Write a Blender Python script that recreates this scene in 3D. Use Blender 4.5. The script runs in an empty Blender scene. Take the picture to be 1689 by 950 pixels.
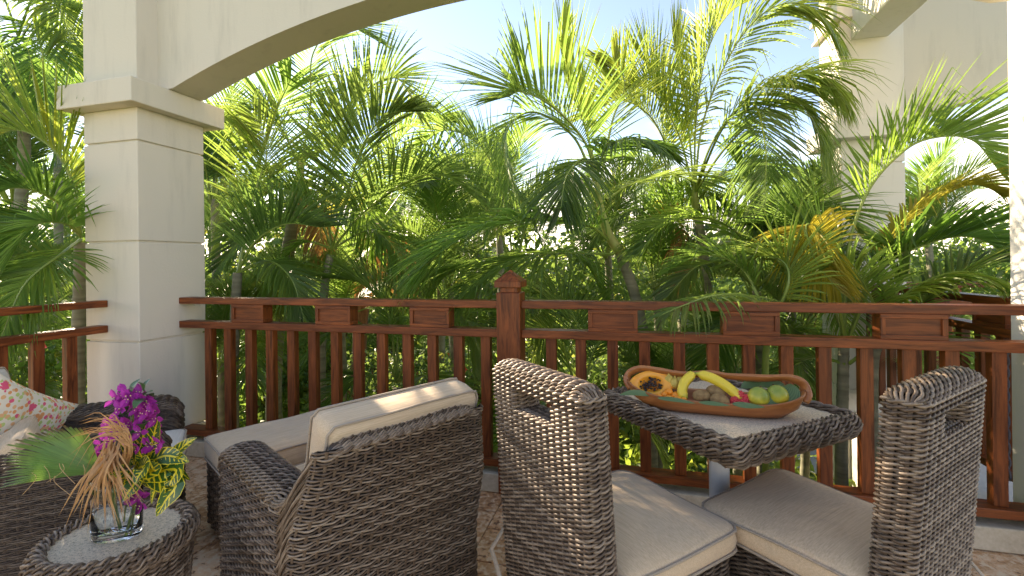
import bpy, math, random
import numpy as np
from mathutils import Vector, Matrix

# ------------------------------------------------------------------ camera, sky, sun, exposure
scene = bpy.context.scene
COL = scene.collection
R = math.radians
PI = math.pi
F, PX, PY, ROLL, YAW, H = 779.0, 844.5, 432.5, 0.0117, R(14.8), 1.29
cam_data = bpy.data.cameras.new('camera')
cam = bpy.data.objects.new('camera', cam_data); COL.objects.link(cam)
cam_data.sensor_width = 36; cam_data.lens = 36 * F / 1689
cam_data.shift_y = -(475 - PY) / 1689
cam_data.clip_start = 0.03; cam_data.clip_end = 2000
cam.matrix_world = (Matrix.Translation((0, 0, H)) @ Matrix.Rotation(YAW, 4, 'Z')
                    @ Matrix.Rotation(PI / 2, 4, 'X') @ Matrix.Rotation(-ROLL, 4, 'Z'))
scene.camera = cam

SUN_EL, SUN_AZ = R(27), R(-58)          # azimuth from +Y towards +X
world = bpy.data.worlds.new('World'); scene.world = world; world.use_nodes = True
wn, wl = world.node_tree.nodes, world.node_tree.links
wn.clear()
sky = wn.new('ShaderNodeTexSky'); sky.sky_type = 'NISHITA'; sky.sun_disc = False
sky.sun_elevation = SUN_EL; sky.sun_rotation = SUN_AZ; sky.air_density = .72; sky.dust_density = .12; sky.ozone_density = 2.2
tc = wn.new('ShaderNodeTexCoord'); mp = wn.new('ShaderNodeMapping'); mp.inputs['Scale'].default_value = (1, 1, 2.6)
nz = wn.new('ShaderNodeTexNoise'); nz.inputs['Scale'].default_value = 2.3; mp.inputs['Location'].default_value = (.6, 2.1, .3); nz.inputs['Detail'].default_value = 8; nz.inputs['Roughness'].default_value = .56
sx = wn.new('ShaderNodeSeparateXYZ')
hz = wn.new('ShaderNodeMapRange'); hz.inputs['From Min'].default_value = .02; hz.inputs['From Max'].default_value = .36
hz.inputs['To Min'].default_value = .32; hz.inputs['To Max'].default_value = -.24
ad = wn.new('ShaderNodeMath'); ad.operation = 'ADD'
rp = wn.new('ShaderNodeMapRange'); rp.interpolation_type = 'SMOOTHSTEP'
rp.inputs['From Min'].default_value = .46; rp.inputs['From Max'].default_value = .84; rp.inputs['To Min'].default_value = .03; rp.inputs['To Max'].default_value = .95
mx = wn.new('ShaderNodeMixRGB'); mx.inputs['Color2'].default_value = (9.6, 9.0, 8.1, 1)
bg = wn.new('ShaderNodeBackground'); bg.inputs['Strength'].default_value = 0.10
wo = wn.new('ShaderNodeOutputWorld')
wl.new(tc.outputs['Generated'], mp.inputs['Vector']); wl.new(mp.outputs[0], nz.inputs['Vector'])
wl.new(tc.outputs['Generated'], sx.inputs[0]); wl.new(sx.outputs['Z'], hz.inputs['Value'])
wl.new(nz.outputs['Fac'], ad.inputs[0]); wl.new(hz.outputs[0], ad.inputs[1]); wl.new(ad.outputs[0], rp.inputs['Value'])
wl.new(rp.outputs[0], mx.inputs['Fac']); wl.new(sky.outputs[0], mx.inputs['Color1'])
wl.new(mx.outputs[0], bg.inputs['Color']); wl.new(bg.outputs[0], wo.inputs['Surface'])

sun_data = bpy.data.lights.new('sun', 'SUN'); sun_data.energy = 4.4; sun_data.angle = R(.5); sun_data.color = (1, .90, .74)
sun = bpy.data.objects.new('sun', sun_data); COL.objects.link(sun)
sd = Vector((math.sin(SUN_AZ) * math.cos(SUN_EL), math.cos(SUN_AZ) * math.cos(SUN_EL), math.sin(SUN_EL)))
sun.rotation_euler = sd.to_track_quat('Z', 'Y').to_euler()
scene.view_settings.view_transform = 'Standard'; scene.view_settings.look = 'None'
scene.view_settings.exposure = 2.1; scene.view_settings.use_white_balance = True; scene.view_settings.white_balance_temperature = 7750; scene.view_settings.white_balance_tint = 13; scene.view_settings.gamma = 1
scene.render.engine = 'CYCLES'
scene.cycles.max_bounces = 8; scene.cycles.transparent_max_bounces = 12; scene.cycles.transmission_bounces = 8
rnd = random.Random(7)
nrs = np.random.RandomState(5)

# ------------------------------------------------------------------ helpers
_s, _c = math.sin(YAW), math.cos(YAW)
def at(px, py, D):
    """a point of the place seen at (px, py) of the photograph, D metres away along the view"""
    dx, dy = px - PX, py - PY
    x = dx * math.cos(ROLL) - dy * math.sin(ROLL); y = dy * math.cos(ROLL) + dx * math.sin(ROLL)
    X = x / F * D
    return Vector((-_s * D + _c * X, _c * D + _s * X, H - y / F * D))

def tag(o, label=None, cat=None, group=None, kind=None):
    if label: o['label'] = label
    if cat: o['category'] = cat
    if group: o['group'] = group
    if kind: o['kind'] = kind
    return o
def empty(name, loc=(0, 0, 0), rz=0.0, **kw):
    o = bpy.data.objects.new(name, None); COL.objects.link(o); o.location = loc; o.rotation_euler = (0, 0, rz)
    o.empty_display_size = .1
    return tag(o, **kw)

class MB:
    def __init__(s): s.v = []; s.f = []; s.m = []; s.n = 0; s.c = []; s.uv = []
    def add(s, verts, faces, mat=0, col=None, uv=None):
        b = s.n; verts = [tuple(p) for p in verts]
        s.v += verts; s.n += len(verts)
        s.f += [tuple(i + b for i in f) for f in faces]; s.m += [mat] * len(faces)
        s.c += (col if isinstance(col, list) else [col or (0, 0, 0)] * len(verts))
        s.uv += (uv or [(0, 0)] * len(verts))
        return s
    def box(s, a, b, mat=0, M=None):
        x0, y0, z0 = a; x1, y1, z1 = b
        vs = [Vector(p) for p in ((x0, y0, z0), (x1, y0, z0), (x1, y1, z0), (x0, y1, z0), (x0, y0, z1), (x1, y0, z1), (x1, y1, z1), (x0, y1, z1))]
        if M is not None: vs = [M @ p for p in vs]
        return s.add(vs, [(3, 2, 1, 0), (4, 5, 6, 7), (0, 1, 5, 4), (1, 2, 6, 5), (2, 3, 7, 6), (3, 0, 4, 7)], mat)
    def tube(s, pts, rad, sides=8, mat=0, cap=True, col=None, flat=1.0):
        pts = [Vector(p) for p in pts]; n = len(pts)
        if not hasattr(rad, '__len__'): rad = [rad] * n
        T = [(pts[min(i + 1, n - 1)] - pts[max(i - 1, 0)]).normalized() for i in range(n)]
        ref = Vector((0, 0, 1)) if abs(T[0].z) < .9 else Vector((1, 0, 0))
        vs = []; nrm = (ref - T[0] * ref.dot(T[0])).normalized()
        for i in range(n):
            nrm = (nrm - T[i] * nrm.dot(T[i])).normalized(); bi = T[i].cross(nrm)
            for k in range(sides):
                a = 2 * PI * k / sides
                vs.append(pts[i] + nrm * (math.cos(a) * rad[i] * flat) + bi * (math.sin(a) * rad[i]))
        fs = [(i * sides + k, i * sides + (k + 1) % sides, (i + 1) * sides + (k + 1) % sides, (i + 1) * sides + k) for i in range(n - 1) for k in range(sides)]
        if cap: fs += [tuple(range(sides - 1, -1, -1)), tuple((n - 1) * sides + k for k in range(sides))]
        return s.add(vs, fs, mat, col)
    def grid(s, P, closed_u=False, closed_v=False, mat=0, uv=None):
        """P[j][i] rows of points"""
        nj, ni = len(P), len(P[0]); vs = [p for r in P for p in r]; fs = []
        for j in range(nj if closed_v else nj - 1):
            for i in range(ni if closed_u else ni - 1):
                a, b = j * ni + i, j * ni + (i + 1) % ni; c, d = ((j + 1) % nj) * ni + (i + 1) % ni, ((j + 1) % nj) * ni + i
                fs.append((a, b, c, d))
        return s.add(vs, fs, mat, None, uv)
    def lathe(s, prof, seg=24, c=(0, 0), mat=0, cap=True):
        P = [[(c[0] + r * math.cos(2 * PI * k / seg), c[1] + r * math.sin(2 * PI * k / seg), z) for k in range(seg)] for r, z in prof]
        return s.grid(P, closed_u=True, mat=mat)
    def build(s, name, mats, parent=None, smooth=False, loc=None, bevel=0, origin=None, auto=None):
        v = np.array(s.v, dtype=float)
        if origin is not None: v = v - np.array(origin)
        me = bpy.data.meshes.new(name); me.from_pydata(v.tolist(), [], s.f)
        for m in (mats if isinstance(mats, (list, tuple)) else [mats]): me.materials.append(m)
        if isinstance(mats, (list, tuple)) and len(mats) > 1: me.polygons.foreach_set('material_index', s.m)
        if any(any(c) for c in s.c):
            a = me.attributes.new('tint', 'FLOAT_COLOR', 'POINT')
            a.data.foreach_set('color', np.concatenate([np.array(s.c, dtype=np.float32), np.ones((s.n, 1), np.float32)], 1).ravel())
        if any(u != (0, 0) for u in s.uv):
            l = me.uv_layers.new(name='UVMap'); uv = np.array(s.uv, dtype=np.float32)
            idx = np.empty(len(me.loops), dtype=np.int32); me.loops.foreach_get('vertex_index', idx); l.data.foreach_set('uv', uv[idx].ravel())
        if smooth: me.polygons.foreach_set('use_smooth', [True] * len(me.polygons))
        me.update(); me.validate()
        if auto: me.set_sharp_from_angle(angle=auto)
        return link(name, me, parent, loc if loc is not None else origin, bevel)
def link(name, me, parent=None, loc=None, bevel=0):
    o = bpy.data.objects.new(name, me); COL.objects.link(o)
    if parent: o.parent = parent
    if loc is not None: o.location = loc
    if bevel:
        b = o.modifiers.new('bevel', 'BEVEL'); b.width = bevel; b.segments = 2; b.limit_method = 'ANGLE'
    return o
def fast_mesh(name, V, Q, mat, smooth=True, tint=None):
    me = bpy.data.meshes.new(name); me.vertices.add(len(V)); me.vertices.foreach_set('co', V.astype(np.float32).ravel())
    n = len(Q); k = Q.shape[1]; me.loops.add(n * k); me.loops.foreach_set('vertex_index', Q.astype(np.int32).ravel())
    me.polygons.add(n); me.polygons.foreach_set('loop_start', np.arange(0, n * k, k, dtype=np.int32))
    me.update(calc_edges=True)
    if smooth: me.polygons.foreach_set('use_smooth', np.ones(n, dtype=bool))
    if tint is not None:
        a = me.attributes.new('tint', 'FLOAT_COLOR', 'POINT')
        a.data.foreach_set('color', np.concatenate([tint.astype(np.float32), np.ones((len(V), 1), np.float32)], 1).ravel())
    me.materials.append(mat); return me
def catmull(pts, n):
    p = [Vector(q) for q in pts]; p = [p[0] * 2 - p[1]] + p + [p[-1] * 2 - p[-2]]; out = []
    m = len(p) - 3
    for k in range(n):
        u = k / (n - 1) * m; i = min(int(u), m - 1); t = u - i
        a, b, c, d = p[i], p[i + 1], p[i + 2], p[i + 3]
        out.append(.5 * ((2 * b) + (c - a) * t + (2 * a - 5 * b + 4 * c - d) * t * t + (3 * b - a - 3 * c + d) * t ** 3))
    return out

# ------------------------------------------------------------------ materials
class NT:
    def __init__(s, name):
        s.m = bpy.data.materials.new(name); s.m.use_nodes = True; s.t = s.m.node_tree; s.n = s.t.nodes; s.l = s.t.links
        s.n.clear(); s.out = s.n.new('ShaderNodeOutputMaterial'); s.tc = s.n.new('ShaderNodeTexCoord')
    def N(s, ty, ins=None, **props):
        n = s.n.new('ShaderNode' + ty)
        for k, v in props.items(): setattr(n, k, v)
        for k, v in (ins or {}).items():
            i = n.inputs[k]
            if hasattr(v, 'is_output') or isinstance(v, bpy.types.NodeSocket): s.l.new(v, i)
            else: i.default_value = v
        return n
    def co(s, scale=(1, 1, 1), rot=(0, 0, 0), src='Object'):
        return s.N('Mapping', {'Vector': s.tc.outputs[src], 'Scale': scale, 'Rotation': rot}).outputs[0]
    def noise(s, vec, scale, detail=4, rough=.55, dist=0):
        return s.N('TexNoise', {'Vector': vec, 'Scale': scale, 'Detail': detail, 'Roughness': rough, 'Distortion': dist}).outputs['Fac']
    def ramp(s, fac, stops):
        n = s.N('ValToRGB', {'Fac': fac}); e = n.color_ramp.elements
        while len(e) < len(stops): e.new(.5)
        for el, (p, c) in zip(e, stops): el.position = p; el.color = (*c, 1)
        return n.outputs['Color']
    def mix(s, f, a, b, mode='MIX'):
        c = lambda v: (*v, 1) if isinstance(v, tuple) and len(v) == 3 else v
        return s.N('MixRGB', {'Fac': f, 'Color1': c(a), 'Color2': c(b)}, blend_type=mode).outputs[0]
    def math(s, op, a, b=0.0): return s.N('Math', {0: a, 1: b}, operation=op).outputs[0]
    def bump(s, h, st=.3, dist=.01): return s.N('Bump', {'Height': h, 'Strength': st, 'Distance': dist}).outputs[0]
    def pr(s, **k):
        ins = {}
        for a, b in k.items(): ins[a.replace('_', ' ')] = (*b, 1) if isinstance(b, tuple) and len(b) == 3 else b
        n = s.N('BsdfPrincipled', ins); s.l.new(n.outputs[0], s.out.inputs['Surface']); return n
MT = {}
def wood(name, ax, dark=(.065, .015, .004), lite=(.38, .100, .025)):
    t = NT(name); v = t.co(tuple(1.3 if k == ax else 14 for k in range(3)))
    g = t.noise(v, 3.2, 6, .6, .8); g2 = t.noise(t.co((1, 1, 1)), 5.5, 3)
    fine = t.noise(t.co(tuple(3 if k == ax else 140 for k in range(3))), 2.2, 3, .7)
    c = t.ramp(g, [(.36, dark), (.5, tuple((a + b) / 2 for a, b in zip(dark, lite))), (.66, lite)])
    c = t.mix(t.math('MULTIPLY', fine, .5), c, (.05, .010, .003)); c = t.mix(t.math('MULTIPLY', g2, .22), c, (.24, .070, .018))
    ob = t.N('ObjectInfo').outputs['Random']; c = t.mix(t.math('MULTIPLY', ob, .35), c, (.09, .020, .008))
    t.pr(Base_Color=c, Roughness=t.math('ADD', t.math('MULTIPLY', g, .25), .30), Coat_Weight=.06, Coat_Roughness=.3, Specular_IOR_Level=.28, Normal=t.bump(t.math('ADD', g, fine), .18, .002))
    return t.m
WX = wood('wood_grain_along_x', 0); WY = wood('wood_grain_along_y', 1); WZ = wood('wood_grain_upright', 2)

def stucco(name, base, warm):
    t = NT(name); v = t.co(src='Object')
    big = t.noise(v, 1.4, 5, .6); st = t.noise(t.co((6, 6, .8)), 1.6, 5, .65)
    c = t.mix(big, base, warm); c = t.mix(t.math('MULTIPLY', t.math('GREATER_THAN', st, .64), .04), c, (.33, .29, .23))
    sm = t.N('MapRange', {'Value': st, 'From Min': .52, 'From Max': .78, 'To Min': 0.0, 'To Max': .34}).outputs[0]
    c = t.mix(sm, c, (.40, .36, .30))
    h = t.math('ADD', t.noise(v, 90, 3, .6), t.math('MULTIPLY', t.noise(v, 14, 3), .8))
    t.pr(Base_Color=c, Roughness=.82, Normal=t.bump(h, .22, .004)); return t.m
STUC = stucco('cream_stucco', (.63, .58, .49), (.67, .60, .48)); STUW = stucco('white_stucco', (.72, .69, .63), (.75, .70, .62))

t = NT('coral_stone'); v = t.co()
ob = t.N('ObjectInfo').outputs['Random']; v2 = t.N('VectorMath', {0: v, 1: t.N('CombineXYZ', {'X': t.math('MULTIPLY', ob, 17.0)}).outputs[0]}, operation='ADD').outputs[0]
n1 = t.noise(v2, 5, 8, .7, .6); n2 = t.noise(v2, 38, 6, .65); n3 = t.noise(v2, 110, 3, .6)
c = t.ramp(n1, [(.3, (.40, .17, .07)), (.45, (.56, .29, .13)), (.58, (.78, .50, .29)), (.72, (.82, .62, .42))])
c = t.mix(t.N('MapRange', {'Value': n2, 'From Min': .50, 'From Max': .60}).outputs[0], c, (.80, .62, .43))
c = t.mix(t.N('MapRange', {'Value': n2, 'From Min': .42, 'From Max': .38}).outputs[0], c, (.22, .10, .05))
t.pr(Base_Color=c, Roughness=.42, Normal=t.bump(t.math('ADD', n2, n3), .25, .004)); STONE = t.m
t = NT('curb_concrete'); n = t.noise(t.co(), 30, 6, .7)
t.pr(Base_Color=t.ramp(n, [(.3, (.42, .35, .25)), (.7, (.58, .50, .38))]), Roughness=.85, Normal=t.bump(n, .3, .004)); CURB = t.m
t = NT('grout'); t.pr(Base_Color=(.30, .20, .13), Roughness=.9); GROUT = t.m

def granite(name):
    t = NT(name); v = t.co(); n = t.noise(v, 120, 3, .8); n2 = t.noise(v, 240, 2, .7); n3 = t.noise(v, 9, 3)
    c = t.ramp(n, [(.34, (.20, .16, .12)), (.43, (.62, .49, .34)), (.60, (.78, .63, .45))])
    c = t.mix(t.N('MapRange', {'Value': n2, 'From Min': .56, 'From Max': .64}).outputs[0], c, (.17, .14, .12))
    c = t.mix(t.math('MULTIPLY', n3, .3), c, (.52, .45, .37))
    t.pr(Base_Color=c, Roughness=.55, Specular_IOR_Level=.35, Normal=t.bump(n, .05, .001)); return t.m
GRAN = granite('speckled_granite')

def wicker(name, a, b, cc):
    t = NT(name); at_ = t.N('Attribute', attribute_name='tint').outputs['Color']; sp = t.N('SeparateColor', {'Color': at_}).outputs
    n = t.noise(t.co(), 60, 4, .6); f = t.math('ADD', t.math('MULTIPLY', sp[0], .65), t.math('MULTIPLY', n, .5))
    c = t.ramp(f, [(.18, a), (.5, b), (.85, cc)])
    st = t.noise(t.co((1, 1, 1)), 420, 2, .7)
    c = t.mix(t.math('MULTIPLY', st, .3), c, a)
    t.pr(Base_Color=c, Roughness=.46, Specular_IOR_Level=.45, Normal=t.bump(st, .15, .001)); return t.m
WICK = wicker('grey_brown_wicker', (.036, .022, .013), (.150, .098, .064), (.36, .27, .195))
WICKD = wicker('dark_brown_wicker', (.026, .016, .011), (.085, .056, .038), (.19, .14, .10))
t = NT('wicker_core'); t.pr(Base_Color=(.012, .008, .006), Roughness=.9); CORE = t.m

def fabric(name, a, b, rot=0, white=0):
    t = NT(name); v = t.co((4, 190, 190), (0, 0, rot)); n = t.noise(v, 1.6, 4, .75); n2 = t.noise(t.co((40, 400, 400), (0, 0, rot)), 1.2, 2, .6)
    big = t.noise(t.co(), 7, 3)
    c = t.ramp(n, [(.30, a), (.62, b)]); c = t.mix(t.math('MULTIPLY', n2, .3), c, a); c = t.mix(t.math('MULTIPLY', big, .15), c, b)
    wr = t.noise(t.co((1, 2.2, 1)), 4.5, 3, .5, .8)
    t.pr(Base_Color=c, Roughness=.88, Sheen_Weight=.2, Normal=t.bump(t.math('ADD', t.math('MULTIPLY', n, .12), t.math('MULTIPLY', wr, 1.6)), .3, .02)); return t.m
FAB = fabric('beige_slub_fabric', (.46, .32, .195), (.70, .53, .355)); FABY = fabric('beige_slub_fabric_crosswise', (.38, .29, .20), (.60, .475, .345), R(90))
FABP = fabric('brown_piping', (.27, .20, .14), (.42, .34, .26)); FABW = fabric('off_white_fabric', (.56, .51, .45), (.70, .66, .60))

t = NT('floral_print'); v = t.co(); base = (.80, .72, .60)
vo = t.N('TexVoronoi', {'Vector': v, 'Scale': 52.0, 'Randomness': 1.0}); d = vo.outputs['Distance']; dn = t.noise(v, 34, 3, .6)
dd = t.math('ADD', d, t.math('MULTIPLY', dn, .55)); spcol = t.N('SeparateColor', {'Color': vo.outputs['Color']}).outputs
pc = t.ramp(spcol[0], [(.0, (.50, .60, .20)), (.33, (.78, .33, .12)), (.55, (.80, .12, .22)), (.72, (.80, .45, .22)), (1, (.55, .62, .28))]); pc.node.color_ramp.interpolation = 'CONSTANT'
c = t.mix(t.math('LESS_THAN', dd, .74), base, pc)
vb = t.N('TexVoronoi', {'Vector': v, 'Scale': 9.0}); db = t.math('ADD', vb.outputs['Distance'], t.math('MULTIPLY', t.noise(v, 45, 3, .7), .35))
s2 = t.N('SeparateColor', {'Color': vb.outputs['Color']}).outputs
c = t.mix(t.math('MULTIPLY', t.math('LESS_THAN', db, .33), t.math('GREATER_THAN', s2[1], .45)), c, (.78, .10, .20))
t.pr(Base_Color=c, Roughness=.85, Normal=t.bump(t.noise(v, 9, 3), .3, .02)); FLORAL = t.m

def leafmat(name, dark, mid, yel, trans, tk=.58, rough=.38, var=1.0):
    """tint: R random per leaflet, G position along leaflet, B yellowness"""
    t = NT(name); sp = t.N('SeparateColor', {'Color': t.N('Attribute', attribute_name='tint').outputs['Color']}).outputs
    c = t.mix(sp[0], dark, mid); c = t.mix(sp[2], c, yel)
    tip = t.N('MapRange', {'Value': t.math('ADD', sp[1], t.math('MULTIPLY', sp[0], .16)), 'From Min': .955, 'From Max': 1.04}).outputs[0]
    c = t.mix(tip, c, (.22, .10, .05))
    n = t.noise(t.co(), 14, 3); c = t.mix(t.math('MULTIPLY', n, .25), c, dark)
    ob = t.N('ObjectInfo').outputs['Random']; ob2 = t.math('FRACT', t.math('MULTIPLY', ob, 7.31)); c = t.mix(t.math('MULTIPLY', ob, .40 * var), c, (.15, .17, .055)); c = t.mix(t.math('MULTIPLY', ob2, .25 * var), c, (.035, .085, .045))
    p = t.N('BsdfPrincipled', {'Base Color': c, 'Roughness': rough, 'Specular IOR Level': .55})
    tc_ = t.mix(sp[2], trans, (.62, .50, .05)); tc_ = t.mix(t.math('MULTIPLY', ob, .42 * var), tc_, (.48, .50, .16)); tc_ = t.mix(t.math('MULTIPLY', ob2, .3 * var), tc_, (.14, .34, .12)); tc_ = t.mix(t.math('MULTIPLY', tip, .8), tc_, (.20, .09, .03)); tc_ = t.mix(t.math('MULTIPLY', sp[0], .3), tc_, mid)
    tr = t.N('BsdfTranslucent', {'Color': tc_})
    mxs = t.N('MixShader', {'Fac': tk}); t.l.new(p.outputs[0], mxs.inputs[1]); t.l.new(tr.outputs[0], mxs.inputs[2]); t.l.new(mxs.outputs[0], t.out.inputs['Surface'])
    return t.m
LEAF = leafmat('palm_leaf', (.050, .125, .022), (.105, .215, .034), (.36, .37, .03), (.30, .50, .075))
LEAFY = leafmat('sun_tinted_palm_leaf', (.070, .140, .022), (.130, .235, .035), (.42, .38, .03), (.40, .60, .09))  # brighter copy of the palm leaf, sunlight put into its greens
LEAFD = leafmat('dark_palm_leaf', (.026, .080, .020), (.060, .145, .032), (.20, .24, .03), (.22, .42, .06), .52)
LEAFO = leafmat('yellowing_palm_leaf', (.30, .30, .03), (.42, .38, .04), (.48, .36, .03), (.62, .52, .05))
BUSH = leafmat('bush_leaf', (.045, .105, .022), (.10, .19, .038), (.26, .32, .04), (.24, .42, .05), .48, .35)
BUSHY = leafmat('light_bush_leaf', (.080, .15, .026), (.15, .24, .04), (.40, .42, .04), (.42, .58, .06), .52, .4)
FANL = leafmat('fan_leaf', (.10, .22, .05), (.16, .32, .07), (.40, .42, .12), (.22, .40, .08), .3, .42, .2)
DRY = leafmat('dried_leaf', (.38, .16, .05), (.62, .33, .12), (.68, .46, .25), (.55, .27, .08), .25, .6, 0)
t = NT('green_rachis'); n = t.noise(t.co(), 6, 3); t.pr(Base_Color=t.mix(n, (.10, .18, .03), (.26, .32, .06)), Roughness=.4); RACH = t.m
t = NT('ringed_trunk'); v = t.co((2, 2, 16)); n = t.noise(v, 1.3, 4, .5); n2 = t.noise(t.co(), 20, 4)
t.pr(Base_Color=t.mix(n2, t.ramp(n, [(.35, (.12, .11, .07)), (.5, (.22, .22, .14)), (.65, (.34, .32, .22))]), (.16, .15, .10)), Roughness=.8, Normal=t.bump(n, .5, .01)); TRUNK = t.m
t = NT('green_crownshaft'); n = t.noise(t.co((3, 3, 1)), 4, 4); t.pr(Base_Color=t.ramp(n, [(.3, (.12, .20, .04)), (.55, (.30, .34, .09)), (.8, (.22, .14, .07))]), Roughness=.42); SHAFT = t.m
t = NT('brown_fibre'); n = t.noise(t.co((1, 1, .3)), 30, 5, .7); t.pr(Base_Color=t.ramp(n, [(.3, (.06, .03, .015)), (.7, (.28, .14, .06))]), Roughness=.9, Normal=t.bump(n, .6, .01)); FIBRE = t.m
t = NT('orange_inflorescence'); t.pr(Base_Color=(.62, .36, .05), Roughness=.6); INFL = t.m
t = NT('red_bloom'); t.pr(Base_Color=(.75, .07, .05), Roughness=.5); REDB = t.m
t = NT('grass'); n = t.noise(t.co(), 3, 6, .7); t.pr(Base_Color=t.mix(n, (.06, .11, .02), (.14, .22, .04)), Roughness=.9, Normal=t.bump(n, .8, .05)); GRASS = t.m
t = NT('grey_path'); n = t.noise(t.co(), 12, 5, .7); t.pr(Base_Color=t.mix(n, (.22, .22, .23), (.36, .36, .37)), Roughness=.85); PATH = t.m
t = NT('white_painted_metal'); t.pr(Base_Color=(.72, .70, .66), Roughness=.4); WHITE = t.m
t = NT('black_iron'); t.pr(Base_Color=(.03, .03, .035), Roughness=.5, Metallic=.6); IRON = t.m
def flat(name, c, rough=.4, **k):
    t = NT(name); t.pr(Base_Color=c, Roughness=rough, **k); return t.m

# ------------------------------------------------------------------ ground, terrace, columns, arches
GZ = -0.95
def sheet(name, a, b, z, m, **kw):
    mb = MB(); mb.add([(a[0], a[1], z), (b[0], a[1], z), (b[0], b[1], z), (a[0], b[1], z)], [(0, 1, 2, 3)])
    return tag(mb.build(name, m), kind='structure')
sheet('ground', (-300, -300), (300, 300), GZ, GRASS)
mb = MB(); pth = catmull([(-1.6, 12.6, 0), (-.6, 9.6, 0), (.3, 8.0, 0), (1.2, 6.6, 0), (3.4, 5.9, 0), (7, 5.7, 0)], 24); L_ = []; R_ = []
for i, p in enumerate(pth):
    tt = (pth[min(i + 1, 23)] - pth[max(i - 1, 0)]).normalized(); nn = Vector((-tt.y, tt.x, 0)); L_.append(p + nn * .75 + Vector((0, 0, GZ + .02))); R_.append(p - nn * .75 + Vector((0, 0, GZ + .02)))
mb.grid([L_, R_]); tag(mb.build('garden_path', PATH), kind='structure')

mb = MB(); P_w = []
for r_ in range(5):
    row = []
    for k in range(181):
        px = -2600 + k * 36; c = at(px, 470, 21 + 1.5 * math.sin(k * .7)); top = 1.9 + .5 * math.sin(k * .37) + .35 * math.sin(k * 1.13 + 1) + .25 * math.sin(k * 2.9)
        q = r_ / 4; row.append((c.x + .8 * math.sin(k * 1.7 + r_), c.y + 2.2 * q * q + .5 * math.sin(k * 2.3 + r_ * 2), GZ - .05 + (top - GZ) * (q ** .7)))
    P_w.append(row)
mb.grid(P_w); P_b = [P_w[-1], [(x, y + 6, GZ) for x, y, z in P_w[-1]]]; mb.grid(P_b)
t = NT('far_foliage'); n = t.noise(t.co(), 2.2, 8, .75); n2 = t.noise(t.co(), 9, 5, .7)
t.pr(Base_Color=t.mix(n2, t.mix(n, (.03, .07, .015), (.10, .17, .03)), (.05, .10, .02)), Roughness=.8, Normal=t.bump(t.math('ADD', n, n2), 1.0, .4))
tag(mb.build('far_treeline', t.m, smooth=True), 'low dark green treeline closing the far end of the garden', 'treeline', kind='stuff')

mb = MB(); mb.box((-6, -1.2, GZ - .05), (2.17, 2.76, -.012)); floor = tag(mb.build('terrace_floor', GROUT), kind='structure')
ts = .405; tile_shapes = []
for k in range(5):
    m = MB(); m.box((.003, .003, 0), (ts - .003, ts - .003, .010 - .0006 * k)); o = m.build('tile', STONE); me = o.data; bpy.data.objects.remove(o); tile_shapes.append(me)
for i in range(-11, 6):
    for j in range(-2, 7):
        x, y = i * ts + .09, j * ts - .085
        if x + ts > 2.17 or y + ts > 2.76: continue
        o = link('tile', tile_shapes[(i * 7 + j * 3) % 5], floor, (x, y, -.012), .0)
mb = MB(); mb.box((-3.04, 2.53, .0), (1.704, 2.745, .105)); tag(mb.build('concrete_curb', CURB, bevel=.006), kind='structure')
mb = MB(); mb.box((-3.40, -1.2, .0), (-3.27, 2.28, .105)); tag(mb.build('concrete_curb', CURB, bevel=.006), kind='structure')

def column(x0, x1, y0, y1, zb, ztop, mat, label, group=None, cap=True):
    r = empty('column', ((x0 + x1) / 2, (y0 + y1) / 2, zb), label=label, cat='column', group=group); og = r.location
    def part(n, a, b, bev=.004): m = MB(); m.box(a, b); return m.build(n, mat, r, bevel=bev, origin=og, loc=(0, 0, 0))
    g = .014; edges = [zb] + [z for z in (.17, .81, 1.45, 2.09) if z > zb + .05] + [2.30]
    part('core', (x0 + g, y0 + g, zb), (x1 - g, y1 - g, 2.30), 0)
    for a, b in zip(edges[:-1], edges[1:]):
        part('block', (x0, y0, a + (.006 if a > zb else 0)), (x1, y1, b - (.006 if b < 2.29 else 0)), .005)
    if cap: part('capital', (x0 - .087, y0 - .1, 2.30), (x1 + .087, y1 + .1, 2.452), .006)
    part('upper_shaft', (x0, y0, 2.452 if cap else 2.3), (x1, y1, ztop), .006)
    return r
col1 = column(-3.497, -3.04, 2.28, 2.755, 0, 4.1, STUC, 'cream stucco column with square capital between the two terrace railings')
def arch_wall(name, u0, u1, c, hw, v0, v1, ztop, mat, label):
    Rr = (hw * hw + .41 ** 2) / (2 * .41); mb = MB(); n = 40
    us = [u0] + [c - hw + 2 * hw * k / n for k in range(n + 1)] + [u1]
    zs = [2.453 if abs(u - c) >= hw - 1e-6 else 2.453 + .41 - (Rr - math.sqrt(Rr * Rr - (u - c) ** 2)) for u in us]
    fr = [(u, v0, z) for u, z in zip(us, zs)]; bk = [(u, v1, z) for u, z in zip(us, zs)]
    ft = [(u, v0, ztop) for u in us]; bt = [(u, v1, ztop) for u in us]
    N = len(us); fs = []
    for i in range(N - 1):
        fs += [(i, i + 1, 2 * N + i + 1, 2 * N + i), (N + i + 1, N + i, 3 * N + i, 3 * N + i + 1), (i + 1, i, N + i, N + i + 1), (2 * N + i, 2 * N + i + 1, 3 * N + i + 1, 3 * N + i)]
    fs += [(0, 2 * N, 3 * N, N), (N - 1, 2 * N - 1, 4 * N - 1, 3 * N - 1)]
    mb.add(fr + bk + ft + bt, fs); return tag(mb.build(name, mat, auto=R(25)), label, 'arch')
arch_wall('arched_beam', -3.04, 1.704, -.67, 2.25, 2.42, 2.66, 4.1, STUC, 'broad cream stucco arch spanning from the left column overhead')
arch_wall('arched_beam', 2.17, 6.9, 4.54, 2.25, 4.78, 5.02, 4.25, STUC, 'cream arch of the neighbouring terrace to the right of the far column')
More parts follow.
